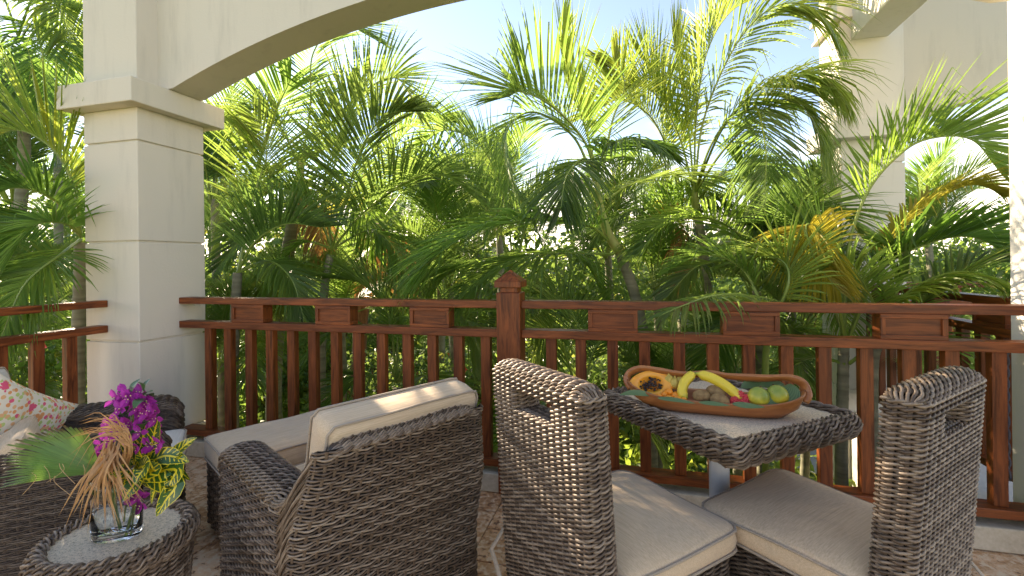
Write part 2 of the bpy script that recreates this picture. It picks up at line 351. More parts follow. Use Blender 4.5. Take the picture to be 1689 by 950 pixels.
col2 = column(1.704, 2.17, 4.64, 5.11, GZ, 4.25, STUW, 'sunlit far column of the neighbouring terrace behind the palms')
m = MB(); m.box((1.655, 4.59, 3.33), (2.169, 5.16, 3.352)); m.build('band', STUW, col2, origin=col2.location, loc=(0, 0, 0), bevel=.004)
m = MB(); m.box((1.675, 4.61, 3.352), (2.169, 5.14, 3.51)); m.build('cornice', STUW, col2, origin=col2.location, loc=(0, 0, 0), bevel=.004)
m = MB(); m.box((1.645, 4.58, 3.51), (2.169, 5.17, 3.545)); m.build('band', STUW, col2, origin=col2.location, loc=(0, 0, 0), bevel=.004)
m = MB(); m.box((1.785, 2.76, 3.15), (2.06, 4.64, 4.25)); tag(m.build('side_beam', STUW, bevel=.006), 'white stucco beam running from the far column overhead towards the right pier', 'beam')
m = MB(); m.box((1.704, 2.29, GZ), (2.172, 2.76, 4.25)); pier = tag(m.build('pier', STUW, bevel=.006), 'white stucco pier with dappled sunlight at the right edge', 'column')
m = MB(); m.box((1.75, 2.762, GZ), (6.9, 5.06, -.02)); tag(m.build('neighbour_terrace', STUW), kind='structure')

# ------------------------------------------------------------------ railings
def railing(label, run, along, face, depth, bal, panels, post=None, z0=.14):
    """run=(a0,a1) along axis 'u' or 'v'; face = coordinate of the face towards the terrace, depth signed away from it"""
    def B(n, a0, a1, d0, d1, z0_, z1_, par, mat, bev=.004):
        m = MB(); d = sorted((face + d0 * depth, face + d1 * depth))
        if along == 'u': m.box((a0, d[0], z0_), (a1, d[1], z1_))
        else: m.box((d[0], a0, z0_), (d[1], a1, z1_))
        return m.build(n, mat, par, bevel=bev, origin=org, loc=(0, 0, 0) if par is root else None) if par is root else m.build(n, mat, par, bevel=bev, origin=org, loc=(0, 0, 0))
    org = Vector(((run[0] + run[1]) / 2, face, 0)) if along == 'u' else Vector((face, (run[0] + run[1]) / 2, 0))
    root = empty('wooden_railing', org, label=label, cat='railing'); WL = WX if along == 'u' else WY
    segs = [run] if post is None else [(run[0], post - .068), (post + .068, run[1])]
    for a, b in segs:
        B('top_rail', a, b, 0, 1, 1.032, 1.075, root, WL); B('middle_rail', a, b, 0, 1, .868, .914, root, WL); B('bottom_rail', a, b, -.05, 1.05, z0, z0 + .042, root, WL)
    for a in bal: B('baluster', a, a + .056, .28, .78, z0 + .042, .868, root, WZ, .003)
    for a, w in panels:
        p = B('panel', a + .01, a + w - .01, .14, .86, .9145, 1.0315, root, WL, 0)
        for z1, z2 in ((.9145, .935), (1.011, 1.0315)): B('frame', a, a + w, .02, .98, z1, z2, p, WL, .002)
        for x1 in (a, a + w - .022): B('frame', x1, x1 + .022, .022, .978, .9352, 1.0108, p, WZ, .002)
    if post is not None:
        B('post', post - .068, post + .068, -.30, 1.16, .0, 1.122, root, WZ, .006); B('post_neck', post - .05, post + .05, -.12, .97, 1.122, 1.150, root, WZ, .002)
        m = MB(); w = .076; y0 = face + depth * .43
        m.box((post - w, y0 - w, 1.150), (post + w, y0 + w, 1.185)); 
        m.add([(post - w, y0 - w, 1.185), (post + w, y0 - w, 1.185), (post + w, y0 + w, 1.185), (post - w, y0 + w, 1.185), (post, y0, 1.25)], [(0, 1, 4), (1, 2, 4), (2, 3, 4), (3, 0, 4)])
        m.build('post_cap', WZ, root, origin=org, loc=(0, 0, 0), bevel=.003)
    return root
s_ = 1.018
balL = [u * s_ for u in (-2.799, -2.641, -2.471, -2.309, -2.148, -1.992, -1.83, -1.673, -1.512, -1.343, -1.183, -1.021, -.856)]
balR = [u * s_ for u in (-.483, -.323, -.156, .006, .176, .335, .499, .665, .825, .994, 1.159, 1.323, 1.493)]
pan = [(-2.60, .252), (-1.955, .25), (-1.305, .25), (-.256, .257), (.412, .257), (1.087, .262)]
railing('long dark red wooden railing with square newel post across the front', (-3.038, 1.702), 'u', 2.545, .09, balL + balR, pan, post=-.692)
railing('dark red wooden railing to the left of the cream column', (-1.2, 2.278), 'v', -3.30, -.09, [2.065, 1.90, 1.735, 1.57, 1.40, 1.235, 1.07, .9, .74, .57], [(1.2, .25), (.5, .25)])
railing('short railing of the neighbouring terrace between pier and far column', (2.762, 4.638), 'v', 1.93, -.09, [2.90 + .165 * k for k in range(11)], [(3.02, .25), (3.62, .25), (4.22, .25)])
railing('far railing under the neighbouring arch', (2.172, 6.5), 'u', 4.86, .09, [2.3 + .165 * k for k in range(25)], [(2.42, .25), (3.05, .25), (3.68, .25), (4.3, .25)])

# ------------------------------------------------------------------ woven wicker
def weave(name, P, N, rows, parent, mat, closed=True, r=.0033, amp=.0042, kind='twine', K=4, t0=0.0, t1=1.0, core=None, flip=1, stakes=True, slant=.5, seed=0):
    """P(s,t) -> (...,3) points of a surface; strands run along s and pass over N upright stakes"""
    M = N * K + (0 if closed else 1); s = np.arange(M) / (N * K); T = t0 + (t1 - t0) * (np.arange(rows) + .5) / rows
    S, TT = np.meshgrid(s, T); e = 1e-3
    se = lambda S_: np.mod(S_, 1.0) if closed else np.clip(S_, 0, 1)
    def frame(S_, T_):
        p = P(se(S_), T_); ds = P(se(S_ + e), T_) - P(se(S_ - e), T_); dt = P(se(S_), np.clip(T_ + e, 0, 1)) - P(se(S_), np.clip(T_ - e, 0, 1))
        ds /= np.linalg.norm(ds, axis=-1, keepdims=True) + 1e-9; n = np.cross(ds, dt); n /= np.linalg.norm(n, axis=-1, keepdims=True) + 1e-9
        return p, ds, n * flip
    dT = (t1 - t0) / rows; RS = np.random.RandomState(seed + 11); rows_j = np.arange(rows)[:, None]
    ph = PI * S * N; Vs = []; Qs = []; C = []; base = 0; sides = 5
    def strands(off, tsh):
        nonlocal base
        p, ds, n = frame(S, np.clip(TT + tsh, 0, 1)); c = p + n * off[..., None]; b = np.cross(n, ds)
        ang = 2 * PI * np.arange(sides) / sides; jit = 1 + .12 * (RS.rand(rows, 1) - .5)
        V = c[:, :, None, :] + (r * jit)[..., None, None] * (n[:, :, None, :] * np.cos(ang)[None, None, :, None] + b[:, :, None, :] * np.sin(ang)[None, None, :, None])
        m = M if closed else M - 1
        j, i, k = np.meshgrid(np.arange(rows), np.arange(m), np.arange(sides), indexing='ij')
        idx = lambda i_, k_: base + (j * M + (i_ % M)) * sides + (k_ % sides)
        Q = np.stack([idx(i, k), idx(i + 1, k), idx(i + 1, k + 1), idx(i, k + 1)], -1).reshape(-1, 4)
        col = np.zeros((rows, M, sides, 3)); col[..., 0] = RS.rand(rows, 1, 1) * .7 + .3 * RS.rand(rows, M, 1).repeat(sides, 2)
        Vs.append(V.reshape(-1, 3)); Qs.append(Q); C.append(col.reshape(-1, 3)); base += V.size // 3
    if kind == 'twine':
        for sg in (1, -1): strands(sg * amp * np.cos(ph), sg * slant * dT * np.sin(ph) * .5)
    elif kind == 'pair':
        for sg in (1, -1): strands(amp * np.cos(ph + PI * rows_j), np.full_like(S, sg * dT * .265))
    elif kind == 'braid':
        for q in range(3): strands(amp * np.cos(ph * .5 + 2 * PI * q / 3), slant * dT * np.sin(ph * .5 + 2 * PI * q / 3))
    V = np.concatenate(Vs); Q = np.concatenate(Qs); Cc = np.concatenate(C)
    o = link(name, fast_mesh(name, V, Q, mat, True, Cc), parent); tag(o, kind='stuff')
    if stakes or core:
        ns = 10; Tc = np.linspace(t0, t1, ns + 1); Sc = np.arange(N * 2 + (0 if closed else 1)) / (N * 2); S2, T2 = np.meshgrid(Sc, Tc); p, ds, n = frame(S2, T2)
        Mn = S2.shape[1]; m = Mn if closed else Mn - 1
        j, i = np.meshgrid(np.arange(ns), np.arange(m), indexing='ij'); ix = lambda j_, i_: j_ * Mn + (i_ % Mn)
        Q2 = np.stack([ix(j, i), ix(j, i + 1), ix(j + 1, i + 1), ix(j + 1, i)], -1).reshape(-1, 4)
        cm = link('core', fast_mesh('core', (p - n * (amp + r * .6)).reshape(-1, 3), Q2, CORE, False), parent) if core is not False else None  # near-black sheet added behind the strands; gap shade is in its colour
    if stakes:
        ns = max(6, rows // 3); T3 = np.linspace(t0, t1, ns + 1); si = np.arange(N + (0 if closed else 1)) / N
        S3, T3 = np.meshgrid(si, T3); p, ds, n = frame(S3, T3); w = r * 1.3
        A = p - ds * w - n * r * .3; B_ = p + n * r * .35; C3 = p + ds * w - n * r * .3
        V = np.stack([A, B_, C3], 2); Mn = S3.shape[1]
        j, i, k = np.meshgrid(np.arange(ns), np.arange(Mn), np.arange(2), indexing='ij'); ix = lambda j_, k_: (j_ * Mn + i) * 3 + k_
        Q3 = np.stack([ix(j, k), ix(j, k + 1), ix(j + 1, k + 1), ix(j + 1, k)], -1).reshape(-1, 4)
        tag(link('stakes', fast_mesh('stakes', V.reshape(-1, 3), Q3, mat, True, np.full((V.size // 3, 3), .35)), parent), kind='stuff')
    return o
def loop_pts(poly, rad, n=240):
    """rounded closed polygon resampled by arc length -> function s->(x,y)"""
    pts = []; m = len(poly)
    for i in range(m):
        p0, p1, p2 = np.array(poly[i - 1], float), np.array(poly[i], float), np.array(poly[(i + 1) % m], float)
        rr = rad[i] if hasattr(rad, '__len__') else rad
        a = (p0 - p1) / np.linalg.norm(p0 - p1); b = (p2 - p1) / np.linalg.norm(p2 - p1); A, B_ = p1 + a * rr, p1 + b * rr
        for q in np.linspace(0, 1, 9): pts.append((1 - q) ** 2 * A + 2 * q * (1 - q) * p1 + q * q * B_)
    pts = np.array(pts + [pts[0]]); d = np.r_[0, np.cumsum(np.linalg.norm(np.diff(pts, axis=0), axis=1))]; L = d[-1]
    return (lambda s: np.stack([np.interp(np.mod(s, 1) * L, d, pts[:, 0]), np.interp(np.mod(s, 1) * L, d, pts[:, 1])], -1)), L

def cushion(name, w, d, h, loc, rz, mat, label, pipe=FABP, r=.05, dome=.022, tilt=0.0, group=None, straps=None):
    """box cushion with rounded corners, domed faces and piping on both edges; origin at its underside"""
    f, L = loop_pts([(-w / 2, -d / 2), (w / 2, -d / 2), (w / 2, d / 2), (-w / 2, d / 2)], r); n = 72; q = f(np.arange(n) / n)
    prof = [(0, -.3 * dome), (.35, -.28 * dome), (.7, -.12 * dome), (.93, 0), (.985, .006), (1.0, .02), (1.012, h * .5), (1.0, h - .02), (.985, h - .006), (.93, h + .1 * dome), (.8, h + .45 * dome), (.6, h + .75 * dome), (.35, h + .95 * dome), (.001, h + dome)]
    RS = random.Random(int(w * 1000) + int(loc[0] * 100)); a1, a2, a3 = RS.random() * 6, RS.random() * 6, RS.random() * 6
    def wob(x, y): return .0035 * math.sin(9 * x + a1) * math.cos(8 * y + a2) + .002 * math.sin(19 * x + 13 * y + a3)
    Pg = []
    for k, z in prof:
        row = []
        for x, y in q: row.append((x * k, y * k, z + (wob(x * k, y * k) if z > h * .6 else 0)))
        Pg.append(row)
    mb = MB(); mb.grid(Pg, closed_u=True); o = mb.build(name, mat, smooth=True)
    M = Matrix.Translation(loc) @ Matrix.Rotation(rz, 4, 'Z') @ Matrix.Rotation(tilt, 4, 'X'); o.matrix_world = M
    for z in (.008, h - .008):
        pb = MB(); ring = [(x * 1.004, y * 1.004, z + (wob(x, y) if z > h * .5 else 0)) for x, y in q]; ring += ring[:2]
        pb.tube(ring, .0042, 6); pb.build('piping', pipe, o, smooth=True)
    for sgn in (straps or []):
        sb = MB(); sb.tube([(sgn[0], -d / 2 - .01, .02), (sgn[0] * 1.02, -d / 2 - .075, .0), (sgn[0] * 1.0, -d / 2 - .125, -.05), (sgn[0] * .7, -d / 2 - .128, -.12), (sgn[0] * .4, -d / 2 - .13, -.17)], .009, 6, flat=.25); sb.build('tie_strap', pipe, o, smooth=True)
    return tag(o, label, 'cushion', group)
#PART3

# ------------------------------------------------------------------ dining chairs
def make_dining_chair():
    root = empty('dining_chair')
    W, Tk, ZT = .445, .085, .955; hx = .085; hz0, hz1 = .852, .912
    def yoff(z): return -.268 - .062 * np.clip(z / .95, 0, 1)
    def loopP(f, z0, z1):
        def P(s, t):
            xy = f(s); z = z0 + (z1 - z0) * t
            return np.stack([xy[..., 0], xy[..., 1] + yoff(z), z * np.ones_like(xy[..., 0])], -1)
        return P
    f, L = loop_pts([(-W / 2, 0), (W / 2, 0), (W / 2, Tk), (-W / 2, Tk)], .026); pitch = .0128
    weave('backrest', loopP(f, .03, hz0), 34, int((hz0 - .03) / pitch), root, WICK, amp=.0052, r=.0040, seed=1)
    for a, b in ((-W / 2, -hx), (hx, W / 2)):
        g, L2 = loop_pts([(a, 0), (b, 0), (b, Tk), (a, Tk)], .026)
        weave('backrest', loopP(g, hz0, hz1), 14, 5, root, WICK, amp=.0052, r=.0040, seed=2)
    weave('backrest', loopP(f, hz1, ZT), 34, 3, root, WICK, amp=.0052, r=.0040, seed=3)
    def topP(s, t):                                       # arched top edge, strands run along the width
        x = (s - .5) * (W - .012); a = PI * t; endc = np.sqrt(np.clip(1 - (np.abs(s - .5) * 2) ** 8, 0, 1))
        y = Tk / 2 - np.cos(a) * (Tk / 2 - .002) * (.72 + .28 * endc); z = ZT + np.sin(a) * .026 * endc - .004
        return np.stack([x + 0 * t, y + yoff(ZT), z], -1)
    weave('top_edge', topP, 15, 9, root, WICK, closed=False, amp=.0055, r=.0042, seed=4, slant=1.1)
    for z, sg in ((hz0, 1), (hz1, -1)):                   # lips of the hand hole
        lp = lambda s, t, z=z, sg=sg: np.stack([(s - .5) * 2 * hx + 0 * t, t * Tk + yoff(z), z - .003 * sg + 0 * t + 0 * s], -1)
        weave('hand_hole_lip', lp, 8, 8, root, WICK, closed=False, amp=.003, r=.0038, flip=sg, stakes=False, seed=5)
    g, L3 = loop_pts([(-.225, -.20), (.225, -.20), (.225, .235), (-.225, .235)], .035)
    def seatP(s, t):
        xy = g(s); z = .03 + .375 * t; k = 1.0 + .03 * t
        return np.stack([xy[..., 0] * k, xy[..., 1] * k, z + 0 * xy[..., 0]], -1)
    weave('seat_base', seatP, 50, 27, root, WICKD, amp=.005, r=.0040, seed=6)
    m = MB(); m.box((-.225, -.2, .385), (.225, .235, .40)); m.build('seat_deck', CORE, root)
    for sx_ in (-1, 1):
        for y in (-.20, .20): m = MB(); m.tube([(sx_ * .19, y, 0), (sx_ * .19, y, .06)], .016, 10); m.build('foot', IRON, root)
    return root
def copy_tree(o, parent=None):
    c = o.copy(); COL.objects.link(c)
    if parent: c.parent = parent
    for ch in list(o.children): copy_tree(ch, c)
    return c
chairA = make_dining_chair(); chairA.location = (-.066, 1.538, 0); chairA.rotation_euler = (0, 0, R(-43.7))
tag(chairA, 'tall woven dining chair left of the small granite table, seen from behind', 'chair', 'wicker dining chairs at the small table')
chairB = copy_tree(chairA); chairB.location = (.545, 1.675, 0); chairB.rotation_euler = (0, 0, R(47))
tag(chairB, 'tall woven dining chair in front of the railing at the right edge of the picture', 'chair')
cushion('seat_cushion', .50, .47, .075, (-.066 + .03 * .69, 1.538 + .03 * .72, .408), R(-43.7), FAB, 'beige piped seat cushion on the left dining chair', tilt=R(0), straps=[(-.24, 0), ])
cushion('seat_cushion', .49, .48, .075, (.545 - .025 * .73, 1.675 + .025 * .68, .408), R(47), FAB, 'beige piped seat cushion on the right dining chair under the table corner', straps=[(.24, 0)])

# ------------------------------------------------------------------ lounge chairs and footstool
def make_lounge_chair(wick):
    root = empty('lounge_chair'); W, D_, A, B_ = .71, .72, .135, .085
    poly = [(-W / 2, 0), (W / 2, 0), (W / 2, D_), (W / 2 - A, D_), (W / 2 - A, B_), (-W / 2 + A, B_), (-W / 2 + A, D_), (-W / 2, D_)]
    f, L = loop_pts(poly, [.06, .06, .055, .055, .03, .03, .055, .055])
    ZA, ZB = .585, .775
    def top(xy):
        y = xy[..., 1]; k = np.clip((.10 - y) / .065, 0, 1); k = k * k * (3 - 2 * k)
        fr = np.clip((y - (D_ - .10)) / .10, 0, .97); return ZA + (ZB - ZA) * k - .10 * (1 - np.sqrt(1 - fr * fr))
    def shape(xy, z):
        x, y = xy[..., 0], xy[..., 1]; wb = np.clip((.13 - y) / .08, 0, 1); hz = np.clip((z - .3) / .5, 0, 1)
        return np.stack([x * (1 - .13 * wb * np.clip((z - ZA + .06) / .2, 0, 1)), y - .10 * wb * hz, z + 0 * x], -1)
    def P(s, t):
        xy = f(s); z = .035 + (top(xy) - .035) * t; return shape(xy, z)
    weave('woven_shell', P, 116, 38, root, wick, kind='pair', amp=.0042, r=.0036, K=3, seed=8)
    # centre line of the top, from front of left arm round the back to front of right arm
    cl = [(-W / 2 + A / 2, D_ - .004), (-W / 2 + A / 2, .30), (-W / 2 + A / 2, .15), (-W / 2 + .05, .085), (-W / 2 + .09, B_ / 2), (0, B_ / 2), (W / 2 - .09, B_ / 2), (W / 2 - .05, .085), (W / 2 - A / 2, .15), (W / 2 - A / 2, .30), (W / 2 - A / 2, D_ - .004)]
    cc = catmull([(x, y, 0) for x, y in cl], 200); cc = np.array([tuple(p) for p in cc]); dd = np.r_[0, np.cumsum(np.linalg.norm(np.diff(cc, axis=0), axis=1))]; dd /= dd[-1]
    def Ptop(s, t):
        x = np.interp(s, dd, cc[:, 0]); y = np.interp(s, dd, cc[:, 1]); e = 2e-3
        tx = np.interp(s + e, dd, cc[:, 0]) - np.interp(s - e, dd, cc[:, 0]); ty = np.interp(s + e, dd, cc[:, 1]) - np.interp(s - e, dd, cc[:, 1]); l = np.hypot(tx, ty) + 1e-9
        nx, ny = ty / l, -tx / l; wk = np.clip((.15 - y) / .08, 0, 1); wid = (A * (1 - wk) + B_ * wk) / 2 + .003
        ef = np.clip((y - D_ + .10) / .07, 0, 1); ef = 1 - ef * ef * .10; a = PI * t; xy = np.stack([x - nx * np.cos(a) * wid * ef * -1, y - ny * np.cos(a) * wid * ef * -1], -1)
        z = top(np.stack([x, y], -1)) + np.sin(a) * (.030 * (1 - wk) + .016 * wk) - .006 
        return shape(xy, z)
    weave('top_edge', Ptop, 62, 11, root, wick, closed=False, kind='twine', amp=.0048, r=.0044, K=4, flip=1, seed=9, slant=1.2)
    for sx_ in (-1, 1):                                  # rolled front end of each arm
        m = MB(); x0 = sx_ * (W / 2 - A / 2)
        m = MB(); m.box((x0 - .05, .1, .04), (x0 + .05, D_ - .02, ZA - .11)); m.box((x0 - .05, .1, ZA - .11), (x0 + .05, D_ - .11, ZA - .004)); m.build('arm_core', CORE, root)
        for y in (.05, .66): m = MB(); m.tube([(x0, y, 0), (x0, y, .05)], .02, 10); m.build('foot', IRON, root)
        bp = lambda s, t, x0=x0, sx_=sx_: None
    def Fp(s, t):
        return np.stack([(s - .5) * (W - 2 * A), D_ - .045 + 0 * s + 0 * t, .035 + .29 * t + 0 * s], -1)
    weave('seat_front', Fp, 14, 19, root, wick, closed=False, kind='pair', amp=.0045, r=.0036, flip=-1, seed=10)
    m = MB(); m.box((-W / 2 + A, B_, .30), (W / 2 - A, D_ - .05, .325)); m.build('seat_deck', CORE, root)
    return root
acO = (-.765, 1.410); acR = R(60)
lc = make_lounge_chair(WICK); lc.location = (*acO, 0); lc.rotation_euler = (0, 0, acR)
tag(lc, 'large woven lounge chair in the centre foreground seen from behind', 'armchair', 'wicker lounge chairs')
def loc(o, rz, x, y): return (o[0] + x * math.cos(rz) - y * math.sin(rz), o[1] + x * math.sin(rz) + y * math.cos(rz))
cushion('seat_cushion', .45, .60, .115, (*loc(acO, acR, 0, .40), .328), acR, FAB, 'beige seat cushion in the central lounge chair')
cushion('back_cushion', .56, .52, .13, (*loc(acO, acR, 0.02, .13), .60), acR, FAB, 'beige upright back cushion leaning in the central lounge chair', tilt=R(104), r=.028, dome=.018)
sfO = (-2.65, 1.27); sfR = R(-45)
lc2 = copy_tree(lc); lc2.location = (*sfO, 0); lc2.rotation_euler = (0, 0, sfR)
for ch in lc2.children:
    if ch.data.materials[0] is WICK: ch.data = ch.data.copy(); ch.data.materials[0] = WICKD
tag(lc2, 'darker woven lounge chair at the left edge facing the railing', 'armchair', 'wicker lounge chairs')
cushion('seat_cushion', .45, .64, .12, (*loc(sfO, sfR, 0, .42), .328), sfR, FABW, 'off white seat cushion in the left lounge chair beside the column', pipe=FABP)
cushion('back_cushion', .50, .50, .13, (*loc(sfO, sfR, 0.0, .115), .60), sfR, FABW, 'pale back cushion behind the floral pillow in the left lounge chair', tilt=R(101), r=.045, dome=.03)

def make_stool():
    root = empty('footstool'); g, L = loop_pts([(-.31, -.22), (.31, -.22), (.31, .22), (-.31, .22)], .05)
    def P(s, t):
        xy = g(s); return np.stack([xy[..., 0], xy[..., 1], .035 + .305 * t + 0 * xy[..., 0]], -1)
    weave('woven_base', P, 60, 20, root, WICK, kind='pair', K=3, amp=.0045, r=.0036, seed=12)
    m = MB(); m.box((-.29, -.2, .32), (.29, .2, .338)); m.build('seat_deck', CORE, root)
    for x in (-.26, .26):
        for y in (-.17, .17): m = MB(); m.tube([(x, y, 0), (x, y, .05)], .018, 8); m.build('foot', IRON, root)
    return root
st = make_stool(); st.location = (-1.735, 2.035, 0); st.rotation_euler = (0, 0, acR)
tag(st, 'low woven footstool between the central lounge chair and the railing', 'footstool')
cushion('footstool_cushion', .64, .46, .105, (-1.735, 2.035, .34), acR, FAB, 'thick beige cushion on the footstool beside the railing')

def pillow(name, w, h, th, M, mat, label):
    n = 28; Pf, Pb = [], []
    for j in range(n + 1):
        rf, rb = [], []
        for i in range(n + 1):
            x, y = i / n * 2 - 1, j / n * 2 - 1; k = (max(0, (1 - x * x)) * max(0, (1 - y * y))) ** .38
            pin = 1 - .07 * (1 - abs(x) ** 2) * 0 ; sx_ = x * (1 - .06 * (1 - y * y) * abs(x)); sy_ = y * (1 - .06 * (1 - x * x) * abs(y))
            wr = .006 * math.sin(7 * x + 3 * y) * k
            rf.append((sx_ * w / 2, -th / 2 * k + wr, sy_ * h / 2)); rb.append((sx_ * w / 2, th / 2 * k + wr, sy_ * h / 2))
        Pf.append(rf); Pb.append(rb)
    m = MB(); m.grid(Pf); m.grid([r[::-1] for r in Pb]); o = m.build(name, mat, smooth=True); o.matrix_world = M
    return tag(o, label, 'pillow')
pc_ = at(18, 690, 1.98)
pillow('floral_pillow', .48, .48, .17, Matrix.Translation((pc_.x - .075, pc_.y - .02, .56)) @ Matrix.Rotation(sfR + R(143), 4, 'Z') @ Matrix.Rotation(R(20), 4, 'X') @ Matrix.Rotation(R(34), 4, 'Y'), FLORAL, 'square pillow printed with pink, orange and green flowers at the left edge')
pc_ = at(12, 735, 1.85)
pillow('tan_pillow', .36, .26, .13, Matrix.Translation((pc_.x, pc_.y, .545)) @ Matrix.Rotation(sfR + R(190), 4, 'Z') @ Matrix.Rotation(R(28), 4, 'X'), FAB, 'small plain tan pillow in front of the floral pillow')

# ------------------------------------------------------------------ granite table with woven rim
tb = empty('square_table', (.298, 1.962, 0), R(40), label='small square table with granite top and thick woven rim', cat='table')
hw, hd = .317, .339
f_, L_t = loop_pts([(-hw, -hd), (hw, -hd), (hw, hd), (-hw, hd)], .035)
def rim_profile(ins, zt, zb):
    pr_ = np.array([(ins, zt), (ins * .8, zt + .014), (ins * .42, zt + .019), (.008, zt + .010), (-.004, zt - .012), (-.002, (zt + zb) / 2), (.010, zb), (.032, zb - .006)])
    d = np.r_[0, np.cumsum(np.linalg.norm(np.diff(pr_, axis=0), axis=1))]; d /= d[-1]
    return lambda t: (np.interp(t, d, pr_[:, 0]), np.interp(t, d, pr_[:, 1]))
pf = rim_profile(.046, .728, .672)
def rimP(s, t):
    xy = f_(s); ins, z = pf(1 - t); k1 = (hw - ins) / hw; k2 = (hd - ins) / hd
    return np.stack([xy[..., 0] * k1, xy[..., 1] * k2, z + 0 * xy[..., 0]], -1)
weave('woven_rim', rimP, 46, 11, tb, WICK, kind='twine', amp=.0060, r=.0048, K=5, seed=20, slant=1.5)
m = MB(); m.box((-hw + .04, -hd + .04, .700), (hw - .04, hd - .04, .733)); m.build('granite_top', GRAN, tb, bevel=.002)
m = MB(); m.tube([(0, 0, .03), (0, 0, .70)], .037, 28); m.build('leg', WHITE, tb, smooth=False)
m = MB(); m.lathe([(.0, .002), (.21, .002), (.21, .014), (.05, .032), (0.0, .034)], 36); m.build('base', WHITE, tb, smooth=False)

# ------------------------------------------------------------------ round side table
SC = (-1.522, 1.072)
rt = empty('side_table', (*SC, 0), label='low round woven side table with granite top holding the vase', cat='table')
def rs(z): return .150 + .034 * z / .44
def bodyP(s, t):
    z = .02 + .415 * t; a = 2 * PI * s; r_ = rs(z); return np.stack([r_ * np.cos(a), r_ * np.sin(a), z + 0 * a], -1)
weave('woven_body', bodyP, 40, 30, rt, WICK, amp=.0052, r=.0042, seed=31)
def rrimP(s, t):
    ins, z = pf2(1 - t); a = 2 * PI * s; r_ = .196 - ins; return np.stack([r_ * np.cos(a), r_ * np.sin(a), z + 0 * a], -1)
pf2 = rim_profile(.036, .477, .440)
weave('woven_rim', rrimP, 34, 8, rt, WICK, amp=.0055, r=.0048, K=6, seed=32, slant=1.5)
m = MB(); m.lathe([(0.0005, .45), (.166, .45), (.166, .480), (.164, .482), (0.0005, .482)], 64); m.build('granite_top', GRAN, rt)
#PART4

# ------------------------------------------------------------------ palms
def frond_mesh(mb, pts, L, n=42, start=.22, ang0=62, ang1=24, lift=22, droop=.35, w=.022, out=None, rr=.010, yel=0.0, RS=rnd, segs=5, curl=0.0, side=(1, 1), taper=.30, rach=1, fold=True, brk=.12):
    """pinnate palm leaf: rachis through pts, narrow folded leaflets on both sides; material 0 leaflets, 1 rachis"""
    n = int(n * 1.6); L = L * 1.36; w = w * .78; yel = yel * .75; droop = droop * 1.15; m = max(14, n); C = catmull(pts, m * 2 + 1); tot = len(C) - 1
    chord = C[-1] - C[0]; o = Vector(out) if out is not None else Vector((chord.x, chord.y, 0))
    if o.length < .05: o = Vector((1, .2, 0))
    S0 = o.normalized().cross(Vector((0, 0, 1))).normalized()
    for i in range(n):
        u = start + (1 - start) * (i + .5) / n; k = u * tot; i0 = min(int(k), tot - 1); fr = k - i0
        p = C[i0].lerp(C[i0 + 1], fr); T = (C[min(i0 + 2, tot)] - C[max(i0 - 1, 0)]).normalized()
        S = (S0 - T * S0.dot(T)).normalized(); U = S.cross(T)
        q = (u - start) / (1 - start); ln = L * (min(1, .55 + 2.2 * q) if q < .2 else 1.0) * (1 - (1 - taper) * max(0, (q - .45) / .55) ** 1.6)
        ang = R(ang0 + (ang1 - ang0) * q)
        for sg in (1, -1):
            if (sg == 1 and RS.random() > side[0]) or (sg == -1 and RS.random() > side[1]): continue
            a = ang + R(RS.uniform(-5, 5)); b = R(lift + RS.uniform(-9, 9)); l = ln * RS.uniform(.88, 1.08)
            l *= 1 - .25 * (RS.random() < .06); d = (T * math.cos(a) + (S * sg * math.cos(b) + U * math.sin(b)) * math.sin(a)).normalized()
            wd = (T - d * T.dot(d)).normalized(); up = d.cross(wd) * (1 if sg > 0 else -1)
            if up.dot(U) < 0: up = -up
            rv = RS.random(); vs, cs, fs = [], [], []; dr = droop * RS.uniform(.7, 1.35); kink = RS.uniform(.45, .8) if RS.random() < brk else 9; pos = p.copy(); dd = d.copy(); st = l / segs
            y_ = max(0, min(1, yel + RS.uniform(-.15, .15) + (.25 if RS.random() < yel * .6 else 0))) if yel > 0 else 0
            for s_i in range(segs + 1):
                t_ = s_i / segs; ww = w * (.35, .85, 1.0, .86, .52, .04, .0)[min(6, int(round(t_ * 5)))] * .5 * RS.uniform(.95, 1.05) if segs == 5 else w * .5 * (math.sin(PI * min(1, .12 + t_ * .9)) ** .7)
                if s_i == segs: ww = w * .02
                col = (rv, t_ * .93, y_)
                if fold: vs += [pos + wd * ww, pos - up * ww * .7, pos - wd * ww]; cs += [col] * 3
                else: vs += [pos + wd * ww, pos - wd * ww]; cs += [col] * 2
                dd = dd + Vector((0, 0, -1)) * (dr * 1.9 / segs * (t_ * .9 + .12) + (1.6 if t_ > kink else 0)) ; kink = 9 if t_ > kink else kink
                if curl: dd = dd + T * (curl / segs)
                dd.normalize(); pos = pos + dd * st
            c_ = 3 if fold else 2
            for s_i in range(segs):
                for e_ in range(c_ - 1):
                    A_ = s_i * c_ + e_; fs.append((A_, A_ + 1, A_ + 1 + c_, A_ + c_))
            mb.add(vs, fs, 0, cs)
    if rach:
        rp_ = [C[i] for i in range(0, tot + 1, 2)]; nn = len(rp_)
        mb.tube(rp_, [rr * (1.25 - 1.1 * i / (nn - 1)) for i in range(nn)], 5, 1, cap=False)
    return mb
def trunk_mesh(pts, r0, r1, sides=14, rings=True, n=60):
    C = catmull(pts, n); rad = []
    for i in range(n):
        t_ = i / (n - 1); r_ = r0 + (r1 - r0) * t_
        rad.append(r_ * ((1.06 if i % 4 == 0 else 1.0) if rings else 1))
    return MB().tube(C, rad, sides, 0)
GRP = 'palms planted in the garden below the terrace'
